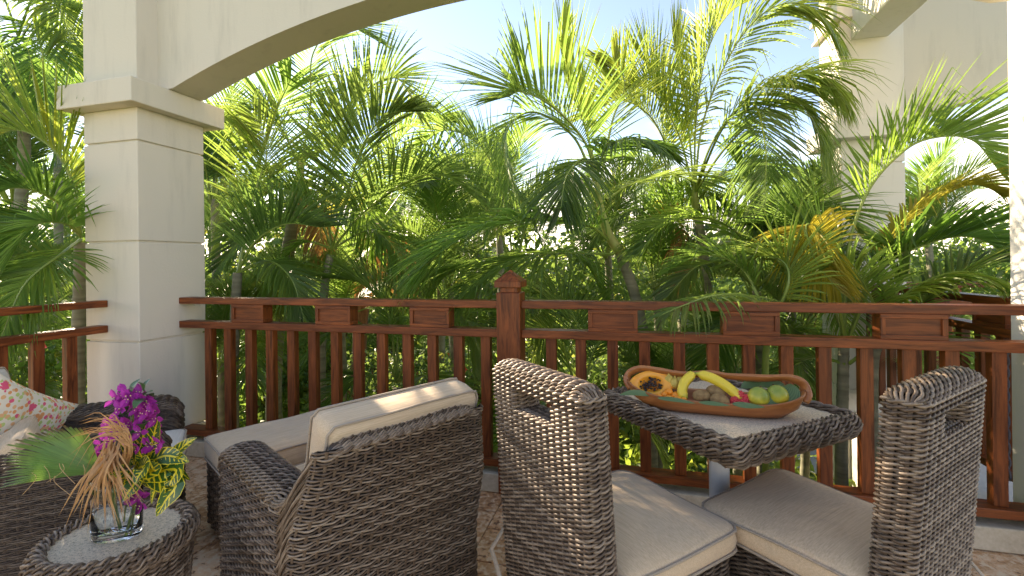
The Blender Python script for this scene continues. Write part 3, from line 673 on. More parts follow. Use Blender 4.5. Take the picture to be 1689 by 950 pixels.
def hero_palm(name, label, trunk, r0, r1, fronds, shaft=None, mat=LEAF, tm=TRUNK):
    """trunk: [(px,py,D)...] from below upwards; fronds: [(points, length, {options})]"""
    T_ = [at(*p) for p in trunk]; base = Vector((T_[0].x, T_[0].y, GZ)) if len(T_) else Vector((0, 0, GZ))
    root = empty(name, base, label=label, cat='palm')
    if tm: trunk_mesh([base] + T_, r0, r1).build('trunk', tm, root, smooth=True, origin=base, loc=(0, 0, 0))
    if shaft:
        pts, a, b = shaft; trunk_mesh([at(*p) for p in pts], a, b, 14, False, 20).build('crownshaft', SHAFT, root, smooth=True, origin=base, loc=(0, 0, 0))
    for pts, L, k in fronds:
        k = dict(k); m_ = k.pop('mat', mat); mb = MB(); frond_mesh(mb, [at(*p) for p in pts], L, **k)
        mb.build('frond', [m_, RACH], root, origin=base, loc=(0, 0, 0))
    return root

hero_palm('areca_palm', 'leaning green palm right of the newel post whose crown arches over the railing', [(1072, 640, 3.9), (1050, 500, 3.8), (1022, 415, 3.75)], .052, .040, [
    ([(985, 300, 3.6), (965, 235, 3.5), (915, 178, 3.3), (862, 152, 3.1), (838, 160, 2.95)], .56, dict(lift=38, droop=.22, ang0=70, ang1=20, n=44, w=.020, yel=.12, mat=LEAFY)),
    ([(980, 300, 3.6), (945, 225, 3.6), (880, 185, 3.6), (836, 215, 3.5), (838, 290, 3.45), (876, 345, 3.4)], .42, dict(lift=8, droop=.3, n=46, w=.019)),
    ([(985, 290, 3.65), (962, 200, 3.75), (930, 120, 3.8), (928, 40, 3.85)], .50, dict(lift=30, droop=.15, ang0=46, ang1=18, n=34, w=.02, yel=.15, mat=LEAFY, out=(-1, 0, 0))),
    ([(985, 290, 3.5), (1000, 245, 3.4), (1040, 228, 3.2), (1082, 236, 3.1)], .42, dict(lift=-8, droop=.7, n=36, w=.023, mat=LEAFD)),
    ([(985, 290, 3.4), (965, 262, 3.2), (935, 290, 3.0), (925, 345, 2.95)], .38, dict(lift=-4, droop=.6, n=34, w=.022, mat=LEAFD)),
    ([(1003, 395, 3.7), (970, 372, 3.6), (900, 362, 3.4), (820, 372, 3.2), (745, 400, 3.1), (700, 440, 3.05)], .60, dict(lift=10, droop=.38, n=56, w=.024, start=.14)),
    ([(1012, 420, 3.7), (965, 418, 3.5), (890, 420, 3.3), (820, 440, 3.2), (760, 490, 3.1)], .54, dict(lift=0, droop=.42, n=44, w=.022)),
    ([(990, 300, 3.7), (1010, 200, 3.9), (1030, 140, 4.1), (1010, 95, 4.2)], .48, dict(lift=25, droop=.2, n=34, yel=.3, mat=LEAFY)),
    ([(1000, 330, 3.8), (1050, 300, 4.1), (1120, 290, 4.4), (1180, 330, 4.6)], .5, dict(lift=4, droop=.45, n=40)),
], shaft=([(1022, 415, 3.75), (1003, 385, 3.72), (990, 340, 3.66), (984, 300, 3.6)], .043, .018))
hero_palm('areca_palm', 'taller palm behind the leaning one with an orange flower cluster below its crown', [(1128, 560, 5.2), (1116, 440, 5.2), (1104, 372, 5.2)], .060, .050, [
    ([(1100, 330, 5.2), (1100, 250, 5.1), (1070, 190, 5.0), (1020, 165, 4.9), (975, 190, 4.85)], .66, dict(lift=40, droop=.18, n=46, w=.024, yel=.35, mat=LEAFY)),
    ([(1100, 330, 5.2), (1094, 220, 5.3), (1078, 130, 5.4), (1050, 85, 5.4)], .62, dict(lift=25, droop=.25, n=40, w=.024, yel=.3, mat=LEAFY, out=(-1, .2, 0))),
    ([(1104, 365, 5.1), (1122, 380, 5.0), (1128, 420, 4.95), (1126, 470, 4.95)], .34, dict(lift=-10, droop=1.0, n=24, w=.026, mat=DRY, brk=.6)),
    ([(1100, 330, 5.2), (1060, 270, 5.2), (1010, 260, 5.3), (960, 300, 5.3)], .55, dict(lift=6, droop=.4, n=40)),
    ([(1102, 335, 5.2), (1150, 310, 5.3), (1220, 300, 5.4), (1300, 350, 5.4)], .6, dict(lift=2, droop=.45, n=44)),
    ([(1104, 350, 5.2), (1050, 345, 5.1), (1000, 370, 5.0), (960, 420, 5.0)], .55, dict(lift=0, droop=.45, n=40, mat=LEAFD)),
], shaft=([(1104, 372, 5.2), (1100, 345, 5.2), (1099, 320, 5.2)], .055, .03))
mb = MB(); rA = random.Random(3); c0 = at(1105, 345, 5.05)
for k in range(44):
    a, e_ = rA.uniform(0, 6.28), rA.uniform(-.9, .6); d = Vector((math.cos(a) * math.cos(e_), math.sin(a) * math.cos(e_), math.sin(e_))); l = rA.uniform(.14, .34)
    q = [c0, c0 + d * l * .5 + Vector((0, 0, .02)), c0 + d * l + Vector((0, 0, -.07))]; mb.tube(q, [.006, .005, .003], 4, 0)
    for z in range(5):
        g = q[1].lerp(q[2], z / 4); mb.tube([g, g + Vector((rA.uniform(-.03, .03), rA.uniform(-.03, .03), -.02))], [.006, .004], 4, 0)
o = mb.build('flower_cluster', INFL, bpy.data.objects['areca_palm.001']); o.location = -bpy.data.objects['areca_palm.001'].location
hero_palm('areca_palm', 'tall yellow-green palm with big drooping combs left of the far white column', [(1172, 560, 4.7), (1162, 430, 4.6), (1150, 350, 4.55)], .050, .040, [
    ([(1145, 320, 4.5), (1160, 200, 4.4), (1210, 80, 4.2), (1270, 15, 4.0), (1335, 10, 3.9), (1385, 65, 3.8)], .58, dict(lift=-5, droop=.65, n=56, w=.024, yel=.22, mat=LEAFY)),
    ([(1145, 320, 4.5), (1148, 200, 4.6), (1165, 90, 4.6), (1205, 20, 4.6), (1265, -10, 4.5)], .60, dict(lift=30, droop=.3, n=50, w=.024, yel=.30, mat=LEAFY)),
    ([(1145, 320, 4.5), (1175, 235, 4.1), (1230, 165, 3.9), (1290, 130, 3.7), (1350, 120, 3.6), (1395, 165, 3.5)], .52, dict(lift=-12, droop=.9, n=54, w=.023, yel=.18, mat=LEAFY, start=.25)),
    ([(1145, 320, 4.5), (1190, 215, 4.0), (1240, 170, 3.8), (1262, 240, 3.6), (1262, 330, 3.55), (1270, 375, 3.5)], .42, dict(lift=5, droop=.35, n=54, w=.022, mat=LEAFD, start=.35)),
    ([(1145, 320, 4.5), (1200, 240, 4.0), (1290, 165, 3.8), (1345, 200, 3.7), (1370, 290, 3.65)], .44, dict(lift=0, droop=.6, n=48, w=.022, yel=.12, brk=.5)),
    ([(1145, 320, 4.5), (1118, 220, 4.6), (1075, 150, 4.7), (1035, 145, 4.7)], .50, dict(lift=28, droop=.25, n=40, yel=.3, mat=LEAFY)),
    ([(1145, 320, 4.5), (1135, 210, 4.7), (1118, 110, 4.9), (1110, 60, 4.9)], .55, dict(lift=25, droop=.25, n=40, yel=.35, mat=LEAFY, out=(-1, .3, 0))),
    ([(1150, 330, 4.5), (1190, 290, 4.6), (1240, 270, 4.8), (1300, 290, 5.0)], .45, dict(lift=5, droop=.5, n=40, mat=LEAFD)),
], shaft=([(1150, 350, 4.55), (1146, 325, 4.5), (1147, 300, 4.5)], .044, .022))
hero_palm('areca_palm', 'palm clump at the right whose long fronds cross the white column and pier', [(1388, 760, 3.1), (1390, 640, 3.1), (1392, 560, 3.05)], .040, .030, [
    ([(1392, 560, 3.05), (1398, 420, 3.0), (1432, 315, 2.95), (1492, 248, 2.9), (1547, 226, 2.85), (1605, 232, 2.8), (1650, 285, 2.75)], .42, dict(lift=42, droop=.10, n=50, w=.019, ang0=58, ang1=30, start=.30, mat=LEAFY)),
    ([(1400, 560, 3.05), (1440, 440, 2.95), (1482, 382, 2.9), (1535, 335, 2.85), (1600, 305, 2.8), (1655, 318, 2.75)], .24, dict(lift=20, droop=.5, n=46, w=.022, start=.25, mat=LEAFO, yel=.4, brk=.5)),
    ([(1400, 560, 3.05), (1450, 450, 2.9), (1530, 402, 2.8), (1610, 392, 2.7), (1685, 440, 2.65)], .36, dict(lift=28, droop=.25, n=42, w=.026, mat=LEAFD)),
    ([(1395, 560, 3.05), (1350, 450, 3.1), (1290, 415, 3.1), (1220, 430, 3.1)], .42, dict(lift=10, droop=.5, n=44, w=.022)),
    ([(1395, 560, 3.05), (1370, 440, 3.2), (1330, 380, 3.3), (1250, 370, 3.4)], .44, dict(lift=22, droop=.3, n=44, w=.022)),
    ([(1395, 560, 3.05), (1360, 400, 2.9), (1330, 372, 2.85), (1345, 430, 2.8), (1385, 480, 2.75)], .28, dict(lift=0, droop=.7, n=36, w=.02, yel=.75, mat=LEAFO)),
    ([(1400, 600, 3.05), (1460, 560, 3.0), (1540, 560, 2.9), (1600, 640, 2.9)], .36, dict(lift=10, droop=.45, n=36)),
    ([(1395, 600, 3.05), (1340, 590, 3.2), (1290, 620, 3.3), (1240, 700, 3.3)], .36, dict(lift=10, droop=.45, n=36)),
])
hero_palm('areca_palm', 'young palm at the right with brown tipped leaflets drooping over the top rail', [(1440, 640, 2.95), (1450, 560, 2.9)], .030, .024, [
    ([(1450, 560, 2.9), (1490, 490, 2.78), (1560, 452, 2.66), (1630, 455, 2.55), (1700, 500, 2.45)], .24, dict(lift=-14, droop=.75, n=40, w=.024, start=.12, yel=.15, mat=LEAFY)),
    ([(1450, 560, 2.9), (1480, 480, 2.8), (1500, 440, 2.8), (1470, 400, 2.85)], .30, dict(lift=25, droop=.3, n=30, w=.020, mat=LEAFY)),
    ([(1450, 560, 2.9), (1520, 500, 2.8), (1600, 440, 2.75), (1680, 430, 2.7)], .34, dict(lift=12, droop=.3, n=38, w=.020, yel=.15)),
    ([(1452, 570, 2.9), (1440, 500, 2.85), (1400, 440, 2.8), (1350, 440, 2.8)], .30, dict(lift=12, droop=.35, n=34, w=.018, yel=.1, mat=LEAFY)),
])
hero_palm('areca_palm', 'low palm leaf spilling over the top rail right of the newel post', [(1262, 640, 2.9), (1268, 540, 2.85)], .022, .018, [
    ([(1268, 540, 2.85), (1240, 492, 2.65), (1180, 488, 2.48), (1125, 505, 2.38), (1090, 520, 2.35)], .22, dict(lift=2, droop=.75, n=22, w=.016, start=.2, ang0=75, yel=.1, mat=LEAFY)),
    ([(1268, 540, 2.85), (1300, 470, 2.75), (1290, 430, 2.8), (1240, 420, 2.85)], .30, dict(lift=20, droop=.4, n=30, w=.018, mat=LEAFY)),
    ([(1268, 540, 2.85), (1230, 450, 2.9), (1170, 420, 2.95), (1110, 440, 3.0)], .30, dict(lift=12, droop=.35, n=34, w=.018)),
], tm=RACH)
hero_palm('areca_palm', 'broad low palm behind the railing below the hanging dark comb', [(1255, 620, 3.9), (1250, 520, 3.9), (1248, 480, 3.9)], .042, .034, [
    ([(1248, 470, 3.9), (1230, 400, 3.8), (1170, 360, 3.7), (1100, 370, 3.6), (1050, 420, 3.5)], .42, dict(lift=15, droop=.35, n=46, w=.024, mat=LEAFY)),
    ([(1248, 470, 3.9), (1270, 390, 3.8), (1320, 350, 3.7), (1380, 350, 3.6), (1430, 400, 3.5)], .42, dict(lift=15, droop=.35, n=46, w=.024)),
    ([(1248, 470, 3.9), (1240, 380, 4.0), (1235, 310, 4.1), (1210, 260, 4.1)], .42, dict(lift=22, droop=.25, n=42, w=.024, mat=LEAFY, out=(-1, 0, 0))),
    ([(1248, 475, 3.9), (1200, 440, 3.7), (1150, 440, 3.5), (1100, 490, 3.4)], .36, dict(lift=8, droop=.4, n=42, w=.022, yel=.15)),
    ([(1248, 475, 3.9), (1290, 440, 3.7), (1340, 440, 3.5), (1390, 490, 3.4)], .36, dict(lift=8, droop=.4, n=42, w=.022, mat=LEAFY)),
    ([(1248, 500, 3.9), (1210, 520, 3.7), (1180, 580, 3.6), (1170, 660, 3.6)], .36, dict(lift=8, droop=.4, n=38, w=.022)),
    ([(1248, 500, 3.9), (1290, 530, 3.7), (1320, 600, 3.6), (1330, 680, 3.6)], .36, dict(lift=8, droop=.4, n=38, w=.022, mat=LEAFY)),
])
hero_palm('areca_palm', 'broad palm beyond the newel post with fronds sweeping both ways', [(838, 620, 4.8), (842, 520, 4.8), (846, 470, 4.8)], .045, .036, [
    ([(846, 460, 4.8), (820, 370, 4.7), (760, 300, 4.6), (690, 280, 4.5), (640, 320, 4.4)], .54, dict(lift=18, droop=.35, n=48, w=.026)),
    ([(846, 460, 4.8), (870, 370, 4.8), (900, 320, 4.8), (950, 310, 4.8)], .48, dict(lift=20, droop=.35, n=42, w=.026, mat=LEAFY)),
    ([(846, 460, 4.8), (836, 350, 4.9), (800, 250, 5.0), (740, 215, 5.0), (690, 240, 5.0)], .54, dict(lift=24, droop=.3, n=48, w=.026, mat=LEAFY)),
    ([(846, 460, 4.8), (900, 420, 4.7), (960, 430, 4.6), (1000, 490, 4.5)], .42, dict(lift=8, droop=.4, n=40, w=.024)),
    ([(846, 470, 4.8), (800, 440, 4.6), (740, 450, 4.5), (690, 510, 4.4)], .42, dict(lift=8, droop=.4, n=42, w=.024, mat=LEAFY)),
    ([(846, 480, 4.8), (880, 500, 4.6), (900, 560, 4.5), (910, 640, 4.5)], .42, dict(lift=8, droop=.4, n=38, w=.024)),
])
hero_palm('ringed_palm', 'grey ringed palm trunk with tall stalks right of the cream column', [(452, 620, 5.0), (462, 500, 5.0), (478, 400, 5.0), (490, 330, 5.0)], .085, .060, [
    ([(496, 275, 5.0), (512, 180, 4.9), (516, 90, 4.8), (560, 40, 4.7), (610, 60, 4.6)], .60, dict(lift=20, droop=.3, n=44, w=.022, start=.3)),
    ([(496, 275, 5.0), (540, 210, 4.9), (600, 150, 4.8), (655, 130, 4.7), (690, 190, 4.65)], .55, dict(lift=26, droop=.3, n=44, w=.024, yel=.1, mat=LEAFY)),
    ([(415, 330, 5.2), (430, 260, 5.1), (455, 185, 5.0), (480, 130, 4.9)], .62, dict(lift=10, droop=.3, n=22, w=.03, start=.55, rr=.02)),
    ([(496, 275, 5.0), (465, 215, 4.9), (430, 180, 4.8), (380, 190, 4.7)], .50, dict(lift=5, droop=.4, n=36, w=.024)),
    ([(494, 300, 4.9), (515, 320, 4.8), (528, 370, 4.75), (530, 430, 4.75)], .34, dict(lift=-10, droop=1.0, n=24, w=.026, mat=DRY, brk=.6)),
    ([(496, 290, 5.0), (450, 280, 4.8), (400, 320, 4.7), (360, 400, 4.6)], .52, dict(lift=8, droop=.35, n=40, w=.024, yel=.1, mat=LEAFY)),
    ([(496, 290, 5.0), (540, 280, 4.8), (590, 330, 4.6), (620, 420, 4.5)], .50, dict(lift=0, droop=.4, n=40, w=.024)),
    ([(500, 300, 4.9), (470, 340, 4.6), (420, 370, 4.3), (360, 440, 4.1)], .42, dict(lift=14, droop=.3, n=40, w=.024, mat=LEAFD)),
], shaft=([(490, 330, 5.0), (494, 300, 5.0), (497, 265, 5.0)], .066, .035), tm=TRUNK)
hero_palm('areca_palm', 'palm with a broad dark frond in the middle left of the garden', [(530, 600, 4.4), (535, 480, 4.4), (545, 420, 4.4)], .045, .034, [
    ([(548, 410, 4.4), (570, 330, 4.2), (595, 250, 4.0), (630, 195, 3.9), (680, 180, 3.8)], .50, dict(lift=22, droop=.25, n=50, w=.026, mat=LEAFD, start=.18)),
    ([(548, 410, 4.4), (600, 350, 4.3), (670, 300, 4.2), (730, 290, 4.1), (790, 330, 4.0)], .52, dict(lift=20, droop=.3, n=48, w=.024, start=.2)),
    ([(548, 410, 4.4), (520, 350, 4.3), (470, 310, 4.2), (420, 330, 4.1)], .46, dict(lift=15, droop=.35, n=42, w=.024)),
    ([(548, 410, 4.4), (535, 300, 4.5), (560, 220, 4.6), (590, 140, 4.7)], .55, dict(lift=25, droop=.3, n=42, w=.024, yel=.1, mat=LEAFY)),
    ([(548, 410, 4.4), (610, 380, 4.3), (650, 410, 4.2), (680, 480, 4.1)], .45, dict(lift=5, droop=.5, n=38, w=.024)),
    ([(548, 410, 4.4), (500, 400, 4.3), (460, 440, 4.2), (430, 500, 4.1)], .40, dict(lift=5, droop=.5, n=36, w=.024)),
])
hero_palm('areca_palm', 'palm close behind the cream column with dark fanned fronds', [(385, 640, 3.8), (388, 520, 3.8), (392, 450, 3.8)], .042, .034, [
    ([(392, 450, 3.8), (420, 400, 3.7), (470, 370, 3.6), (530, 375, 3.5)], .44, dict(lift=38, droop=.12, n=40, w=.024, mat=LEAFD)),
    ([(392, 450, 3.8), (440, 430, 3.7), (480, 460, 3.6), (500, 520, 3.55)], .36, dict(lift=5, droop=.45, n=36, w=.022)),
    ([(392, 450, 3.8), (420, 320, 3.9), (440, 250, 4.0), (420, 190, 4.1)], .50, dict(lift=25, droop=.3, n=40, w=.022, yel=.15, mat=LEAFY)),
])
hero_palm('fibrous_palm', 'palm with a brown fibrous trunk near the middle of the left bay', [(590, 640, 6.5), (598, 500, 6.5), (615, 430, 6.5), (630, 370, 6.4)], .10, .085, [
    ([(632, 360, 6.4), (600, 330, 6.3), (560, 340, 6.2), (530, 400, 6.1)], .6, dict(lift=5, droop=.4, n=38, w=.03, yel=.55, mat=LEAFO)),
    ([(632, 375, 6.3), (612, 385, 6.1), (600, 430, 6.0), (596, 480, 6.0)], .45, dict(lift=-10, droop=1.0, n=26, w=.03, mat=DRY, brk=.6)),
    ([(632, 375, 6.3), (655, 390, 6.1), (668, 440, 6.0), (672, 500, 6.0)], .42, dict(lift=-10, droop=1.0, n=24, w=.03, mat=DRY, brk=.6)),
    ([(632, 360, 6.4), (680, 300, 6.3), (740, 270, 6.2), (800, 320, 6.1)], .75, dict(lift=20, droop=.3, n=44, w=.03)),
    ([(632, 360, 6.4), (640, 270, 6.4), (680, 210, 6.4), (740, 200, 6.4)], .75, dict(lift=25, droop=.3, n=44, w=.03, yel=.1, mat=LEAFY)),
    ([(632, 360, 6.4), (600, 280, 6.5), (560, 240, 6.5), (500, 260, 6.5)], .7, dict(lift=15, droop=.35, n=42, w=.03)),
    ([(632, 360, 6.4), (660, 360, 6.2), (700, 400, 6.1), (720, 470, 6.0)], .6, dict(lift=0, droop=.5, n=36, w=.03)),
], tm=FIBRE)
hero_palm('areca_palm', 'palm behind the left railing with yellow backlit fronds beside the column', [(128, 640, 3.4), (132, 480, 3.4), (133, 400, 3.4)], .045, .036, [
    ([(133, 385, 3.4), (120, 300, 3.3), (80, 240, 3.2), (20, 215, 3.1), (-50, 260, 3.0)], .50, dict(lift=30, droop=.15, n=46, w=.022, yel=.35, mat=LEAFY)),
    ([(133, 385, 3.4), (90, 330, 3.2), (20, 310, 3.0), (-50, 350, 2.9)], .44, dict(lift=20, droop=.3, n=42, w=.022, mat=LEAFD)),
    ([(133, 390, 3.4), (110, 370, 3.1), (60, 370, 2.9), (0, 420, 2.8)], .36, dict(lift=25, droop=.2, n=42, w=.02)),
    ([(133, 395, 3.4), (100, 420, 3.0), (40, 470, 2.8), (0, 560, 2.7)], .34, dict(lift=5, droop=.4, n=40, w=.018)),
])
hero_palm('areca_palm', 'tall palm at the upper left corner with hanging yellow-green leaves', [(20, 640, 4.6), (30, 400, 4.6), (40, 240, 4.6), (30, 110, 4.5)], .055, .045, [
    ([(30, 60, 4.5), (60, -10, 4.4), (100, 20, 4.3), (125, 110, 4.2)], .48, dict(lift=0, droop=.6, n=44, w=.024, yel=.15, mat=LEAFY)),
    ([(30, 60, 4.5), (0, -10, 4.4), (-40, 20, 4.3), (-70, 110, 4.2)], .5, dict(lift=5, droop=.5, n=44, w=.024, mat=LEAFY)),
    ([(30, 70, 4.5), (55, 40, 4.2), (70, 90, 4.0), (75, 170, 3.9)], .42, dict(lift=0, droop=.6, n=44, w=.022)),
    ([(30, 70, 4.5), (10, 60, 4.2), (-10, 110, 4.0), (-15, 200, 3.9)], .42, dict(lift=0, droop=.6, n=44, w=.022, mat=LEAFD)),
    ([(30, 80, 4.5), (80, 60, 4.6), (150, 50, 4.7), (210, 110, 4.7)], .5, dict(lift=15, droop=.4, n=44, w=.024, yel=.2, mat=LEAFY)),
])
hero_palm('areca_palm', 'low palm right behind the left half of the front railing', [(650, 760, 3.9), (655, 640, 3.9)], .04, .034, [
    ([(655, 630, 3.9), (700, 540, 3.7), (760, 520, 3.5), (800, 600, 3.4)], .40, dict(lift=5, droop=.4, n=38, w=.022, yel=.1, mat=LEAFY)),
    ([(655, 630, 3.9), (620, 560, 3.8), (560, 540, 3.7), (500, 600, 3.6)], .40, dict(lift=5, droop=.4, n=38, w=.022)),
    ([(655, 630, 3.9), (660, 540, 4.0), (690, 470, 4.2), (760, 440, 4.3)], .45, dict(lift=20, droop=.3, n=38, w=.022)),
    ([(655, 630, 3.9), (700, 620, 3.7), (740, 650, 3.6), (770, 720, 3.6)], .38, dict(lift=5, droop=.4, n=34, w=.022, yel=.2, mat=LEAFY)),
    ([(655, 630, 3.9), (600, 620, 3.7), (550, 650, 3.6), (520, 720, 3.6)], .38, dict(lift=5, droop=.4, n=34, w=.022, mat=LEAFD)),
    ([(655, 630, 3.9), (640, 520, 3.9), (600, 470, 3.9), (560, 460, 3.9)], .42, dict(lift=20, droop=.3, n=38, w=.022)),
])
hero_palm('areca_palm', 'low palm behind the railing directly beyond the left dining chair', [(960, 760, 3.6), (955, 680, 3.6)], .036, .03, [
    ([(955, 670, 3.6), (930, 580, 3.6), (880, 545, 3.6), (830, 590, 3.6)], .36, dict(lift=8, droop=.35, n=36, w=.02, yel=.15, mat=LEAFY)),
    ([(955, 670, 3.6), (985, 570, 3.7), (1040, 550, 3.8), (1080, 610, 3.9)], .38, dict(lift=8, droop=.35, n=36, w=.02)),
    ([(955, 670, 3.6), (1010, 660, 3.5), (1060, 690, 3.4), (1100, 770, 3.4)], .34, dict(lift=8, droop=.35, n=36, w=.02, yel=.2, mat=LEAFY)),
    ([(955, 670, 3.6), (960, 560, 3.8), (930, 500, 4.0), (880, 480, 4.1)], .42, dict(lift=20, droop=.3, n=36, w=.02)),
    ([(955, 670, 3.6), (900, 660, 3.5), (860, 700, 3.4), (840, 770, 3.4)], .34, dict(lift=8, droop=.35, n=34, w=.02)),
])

# generic palms further out: shared frond shapes
masters = []
rM = random.Random(21)
for k in range(6):
    bend = (.35, .55, .8, 1.0, .65, .45)[k]; pts = []; p = Vector((0, 0, 0)); a = R((80, 70, 62, 50, 74, 84)[k])
    for i in range(7):
        pts.append(p.copy()); p = p + Vector((math.cos(a), .05 * math.sin(i + k), math.sin(a))) * .32; a -= bend * (.16 + .10 * i)
    mb = MB(); frond_mesh(mb, pts, .58, n=44, lift=(20, 26, 10, 2, 30, 16)[k], droop=(.3, .25, .4, .5, .2, .35)[k], w=.022, RS=rM, yel=(0, .12, 0, .1, .25, 0)[k], fold=False, segs=4, rr=.014, out=(1, 0, 0))
    lst = []
    for m_ in (LEAF, LEAFY, LEAFD):
        o = mb.build('frond', [m_, RACH]); lst.append(o.data); bpy.data.objects.remove(o)
    masters.append(lst)
tmesh = trunk_mesh([(0, 0, 0), (.05, 0, .5), (.02, .02, 1)], .06, .045, 10); o = tmesh.build('trunk', TRUNK, smooth=True); TM = o.data; bpy.data.objects.remove(o)
def generic_palm(px, py, D, sc, n, tone, label, group=GRP):
    c = at(px, py, D); root = empty('feather_palm', (c.x, c.y, GZ), label=label, cat='palm', group=group); h = c.z - GZ
    o = link('trunk', TM, root, (0, 0, 0)); o.scale = (1.3 * sc, 1.3 * sc, h)
    for k in range(n):
        a = k * 2.4 + rM.uniform(-.3, .3); i = rM.randrange(6); el = rM.uniform(-35, 14) * (k / n) ** .7
        o = link('frond', masters[i][tone if rM.random() < .7 else rM.randrange(3)], root, (.02 * math.cos(a), .02 * math.sin(a), h - .05))
        o.rotation_euler = (rM.uniform(-.15, .15), R(-el), a); o.scale = (sc * rM.uniform(.85, 1.1),) * 3
    return root
for px, py, D, sc, n, tone, lab in [
    (720, 385, 6.5, .8, 11, 0, 'feather palm filling the gap left of the newel post'),
    (820, 370, 8.0, .95, 12, 1, 'light green feather palm behind the arching frond left of the leaning palm'),
    (350, 330, 6.0, .8, 10, 2, 'dark feather palm half hidden by the cream column'),
    (250, 330, 7.0, .9, 11, 0, 'feather palm hidden behind the cream column'),
    (20, 330, 5.2, .8, 11, 2, 'dark feather palm at the left edge above the left railing'),
    (90, 210, 8.5, 1.0, 10, 1, 'backlit feather palm in the glare left of the column'),
    (1000, 420, 6.0, .75, 10, 0, 'small feather palm behind the leaning trunk'),
    (1300, 440, 4.6, .6, 11, 2, 'dark small feather palm below the hanging combs'),
    (1080, 470, 5.0, .6, 10, 0, 'small feather palm behind the railing right of the leaning trunk'),
    (1320, 540, 4.0, .5, 10, 0, 'knee high feather palm behind the right panels of the railing'),
    (1210, 600, 4.2, .5, 10, 0, 'knee high feather palm behind the fruit bowl'),
    (1080, 660, 4.0, .45, 10, 1, 'knee high feather palm beneath the granite table'),
    (740, 470, 6.0, .7, 11, 0, 'low feather palm behind the left bay near the newel post'),
    (560, 520, 5.4, .6, 11, 0, 'low full feather palm in the middle of the left bay'),
    (440, 560, 4.6, .55, 11, 0, 'low feather palm behind the footstool'),
    (360, 600, 4.2, .45, 9, 2, 'low dark feather palm beside the column foot'),
    (60, 520, 4.4, .55, 11, 2, 'low dark feather palm behind the left railing'),
    (120, 620, 4.2, .5, 10, 0, 'lowest feather palm behind the left railing balusters'),
    (1500, 640, 3.9, .4, 9, 0, 'low feather palm between the railing and the far column foot')]:
    generic_palm(px, py, D, sc, n, tone, lab, None)
for k in range(8):
    generic_palm(-100 + k * 230 + rM.uniform(-50, 50), rM.uniform(350, 420) + (30 if k > 5 else 0), rM.uniform(11, 15), 1.3, 11, 0 if k % 2 else 1, 'distant feather palm in the back row of the garden', 'back row of distant palms')

# ------------------------------------------------------------------ bushes, hedge, ground cover
def leaf_cloud(n, lobes, size, RS, flat=.6, zmin=None):
    """n bent leaves scattered through ellipsoid lobes [(centre, radii)]"""
    w = np.array([l[1][0] * l[1][1] * l[1][2] for l in lobes]); w = w / w.sum(); which = RS.choice(len(lobes), n, p=w)
    c = np.array([l[0] for l in lobes])[which]; rr = np.array([l[1] for l in lobes])[which]
    d = RS.normal(size=(n, 3)); d /= np.linalg.norm(d, axis=1, keepdims=True); k = RS.uniform(.35, 1.05, (n, 1)) ** .6
    p = c + d * rr * k
    if zmin is not None: p[:, 2] = np.maximum(p[:, 2], zmin + RS.uniform(0, .15, n))
    ax = RS.normal(size=(n, 3)) + d * .6 + np.array([0, 0, -.25]); ax /= np.linalg.norm(ax, axis=1, keepdims=True)
    up = RS.normal(size=(n, 3)) * .5 + np.array([0, 0, 1]); sd_ = np.cross(ax, up); sd_ /= np.linalg.norm(sd_, axis=1, keepdims=True); nr = np.cross(sd_, ax)
    s = (size * RS.uniform(.6, 1.25, n))[:, None]; wv = s * RS.uniform(.22, .36, (n, 1))
    V = np.stack([p, p + ax * s * .45 + sd_ * wv + nr * s * .06, p + ax * s - nr * s * .12, p + ax * s * .45 - sd_ * wv + nr * s * .06, p + ax * s * .5 - nr * s * .04], 1)
    b = np.arange(n)[:, None] * 5; T = np.concatenate([b + np.array([[0, 1, 4]]), b + np.array([[1, 2, 4]]), b + np.array([[2, 3, 4]]), b + np.array([[3, 0, 4]])])
    tint = np.zeros((n, 5, 3)); tint[..., 0] = RS.rand(n, 1); tint[..., 1] = .3; tint[..., 2] = (RS.rand(n, 1) < .12) * RS.uniform(.3, 1, (n, 1))
    return V.reshape(-1, 3), T, tint.reshape(-1, 3)
def bush(px, py, D, w, h, n, size, mat, label, blooms=0, seed=0):
    RS = np.random.RandomState(seed + 50); c = at(px, py, D); base = Vector((c.x, c.y, GZ)); hh = c.z - GZ
    root = empty('garden_bush', base, label=label, cat='bush'); lobes = []
    for k in range(9):
        a = RS.uniform(0, 6.28); r_ = w * .5 * RS.uniform(.1, .75); z = hh * RS.uniform(.15, .86)
        lobes.append(((r_ * math.cos(a), r_ * math.sin(a), z), (w * RS.uniform(.2, .34), w * RS.uniform(.2, .34), hh * RS.uniform(.14, .24))))
    V, T, ti = leaf_cloud(n, lobes, size, RS, zmin=0.0); tag(link('foliage', fast_mesh('foliage', V, T, mat, False, ti), root), kind='stuff')
    mb = MB()
    for lc_, rr_ in lobes: mb.tube([(0, 0, 0), (lc_[0] * .4, lc_[1] * .4, lc_[2] * .5), lc_], [.03, .02, .008], 6)
    mb.build('branches', FIBRE, root)
    for k in range(blooms):
        l = lobes[RS.randint(9)]; d = RS.normal(size=3); d[1] = -abs(d[1]) ; d /= np.linalg.norm(d); p = Vector(l[0]) + Vector(d * np.array(l[1]) * 1.05); fm = MB()
        for q in range(5):
            a = q * 2 * PI / 5; e1 = Vector((math.cos(a), -.3, math.sin(a))); e2 = Vector((math.cos(a + .7), -.35, math.sin(a + .7))); e0 = Vector((math.cos(a - .7), -.35, math.sin(a - .7)))
            fm.add([p, p + e0 * .03, p + e1 * .055, p + e2 * .03], [(0, 1, 2, 3)])
        fm.build('bloom', REDB, root)
    return root
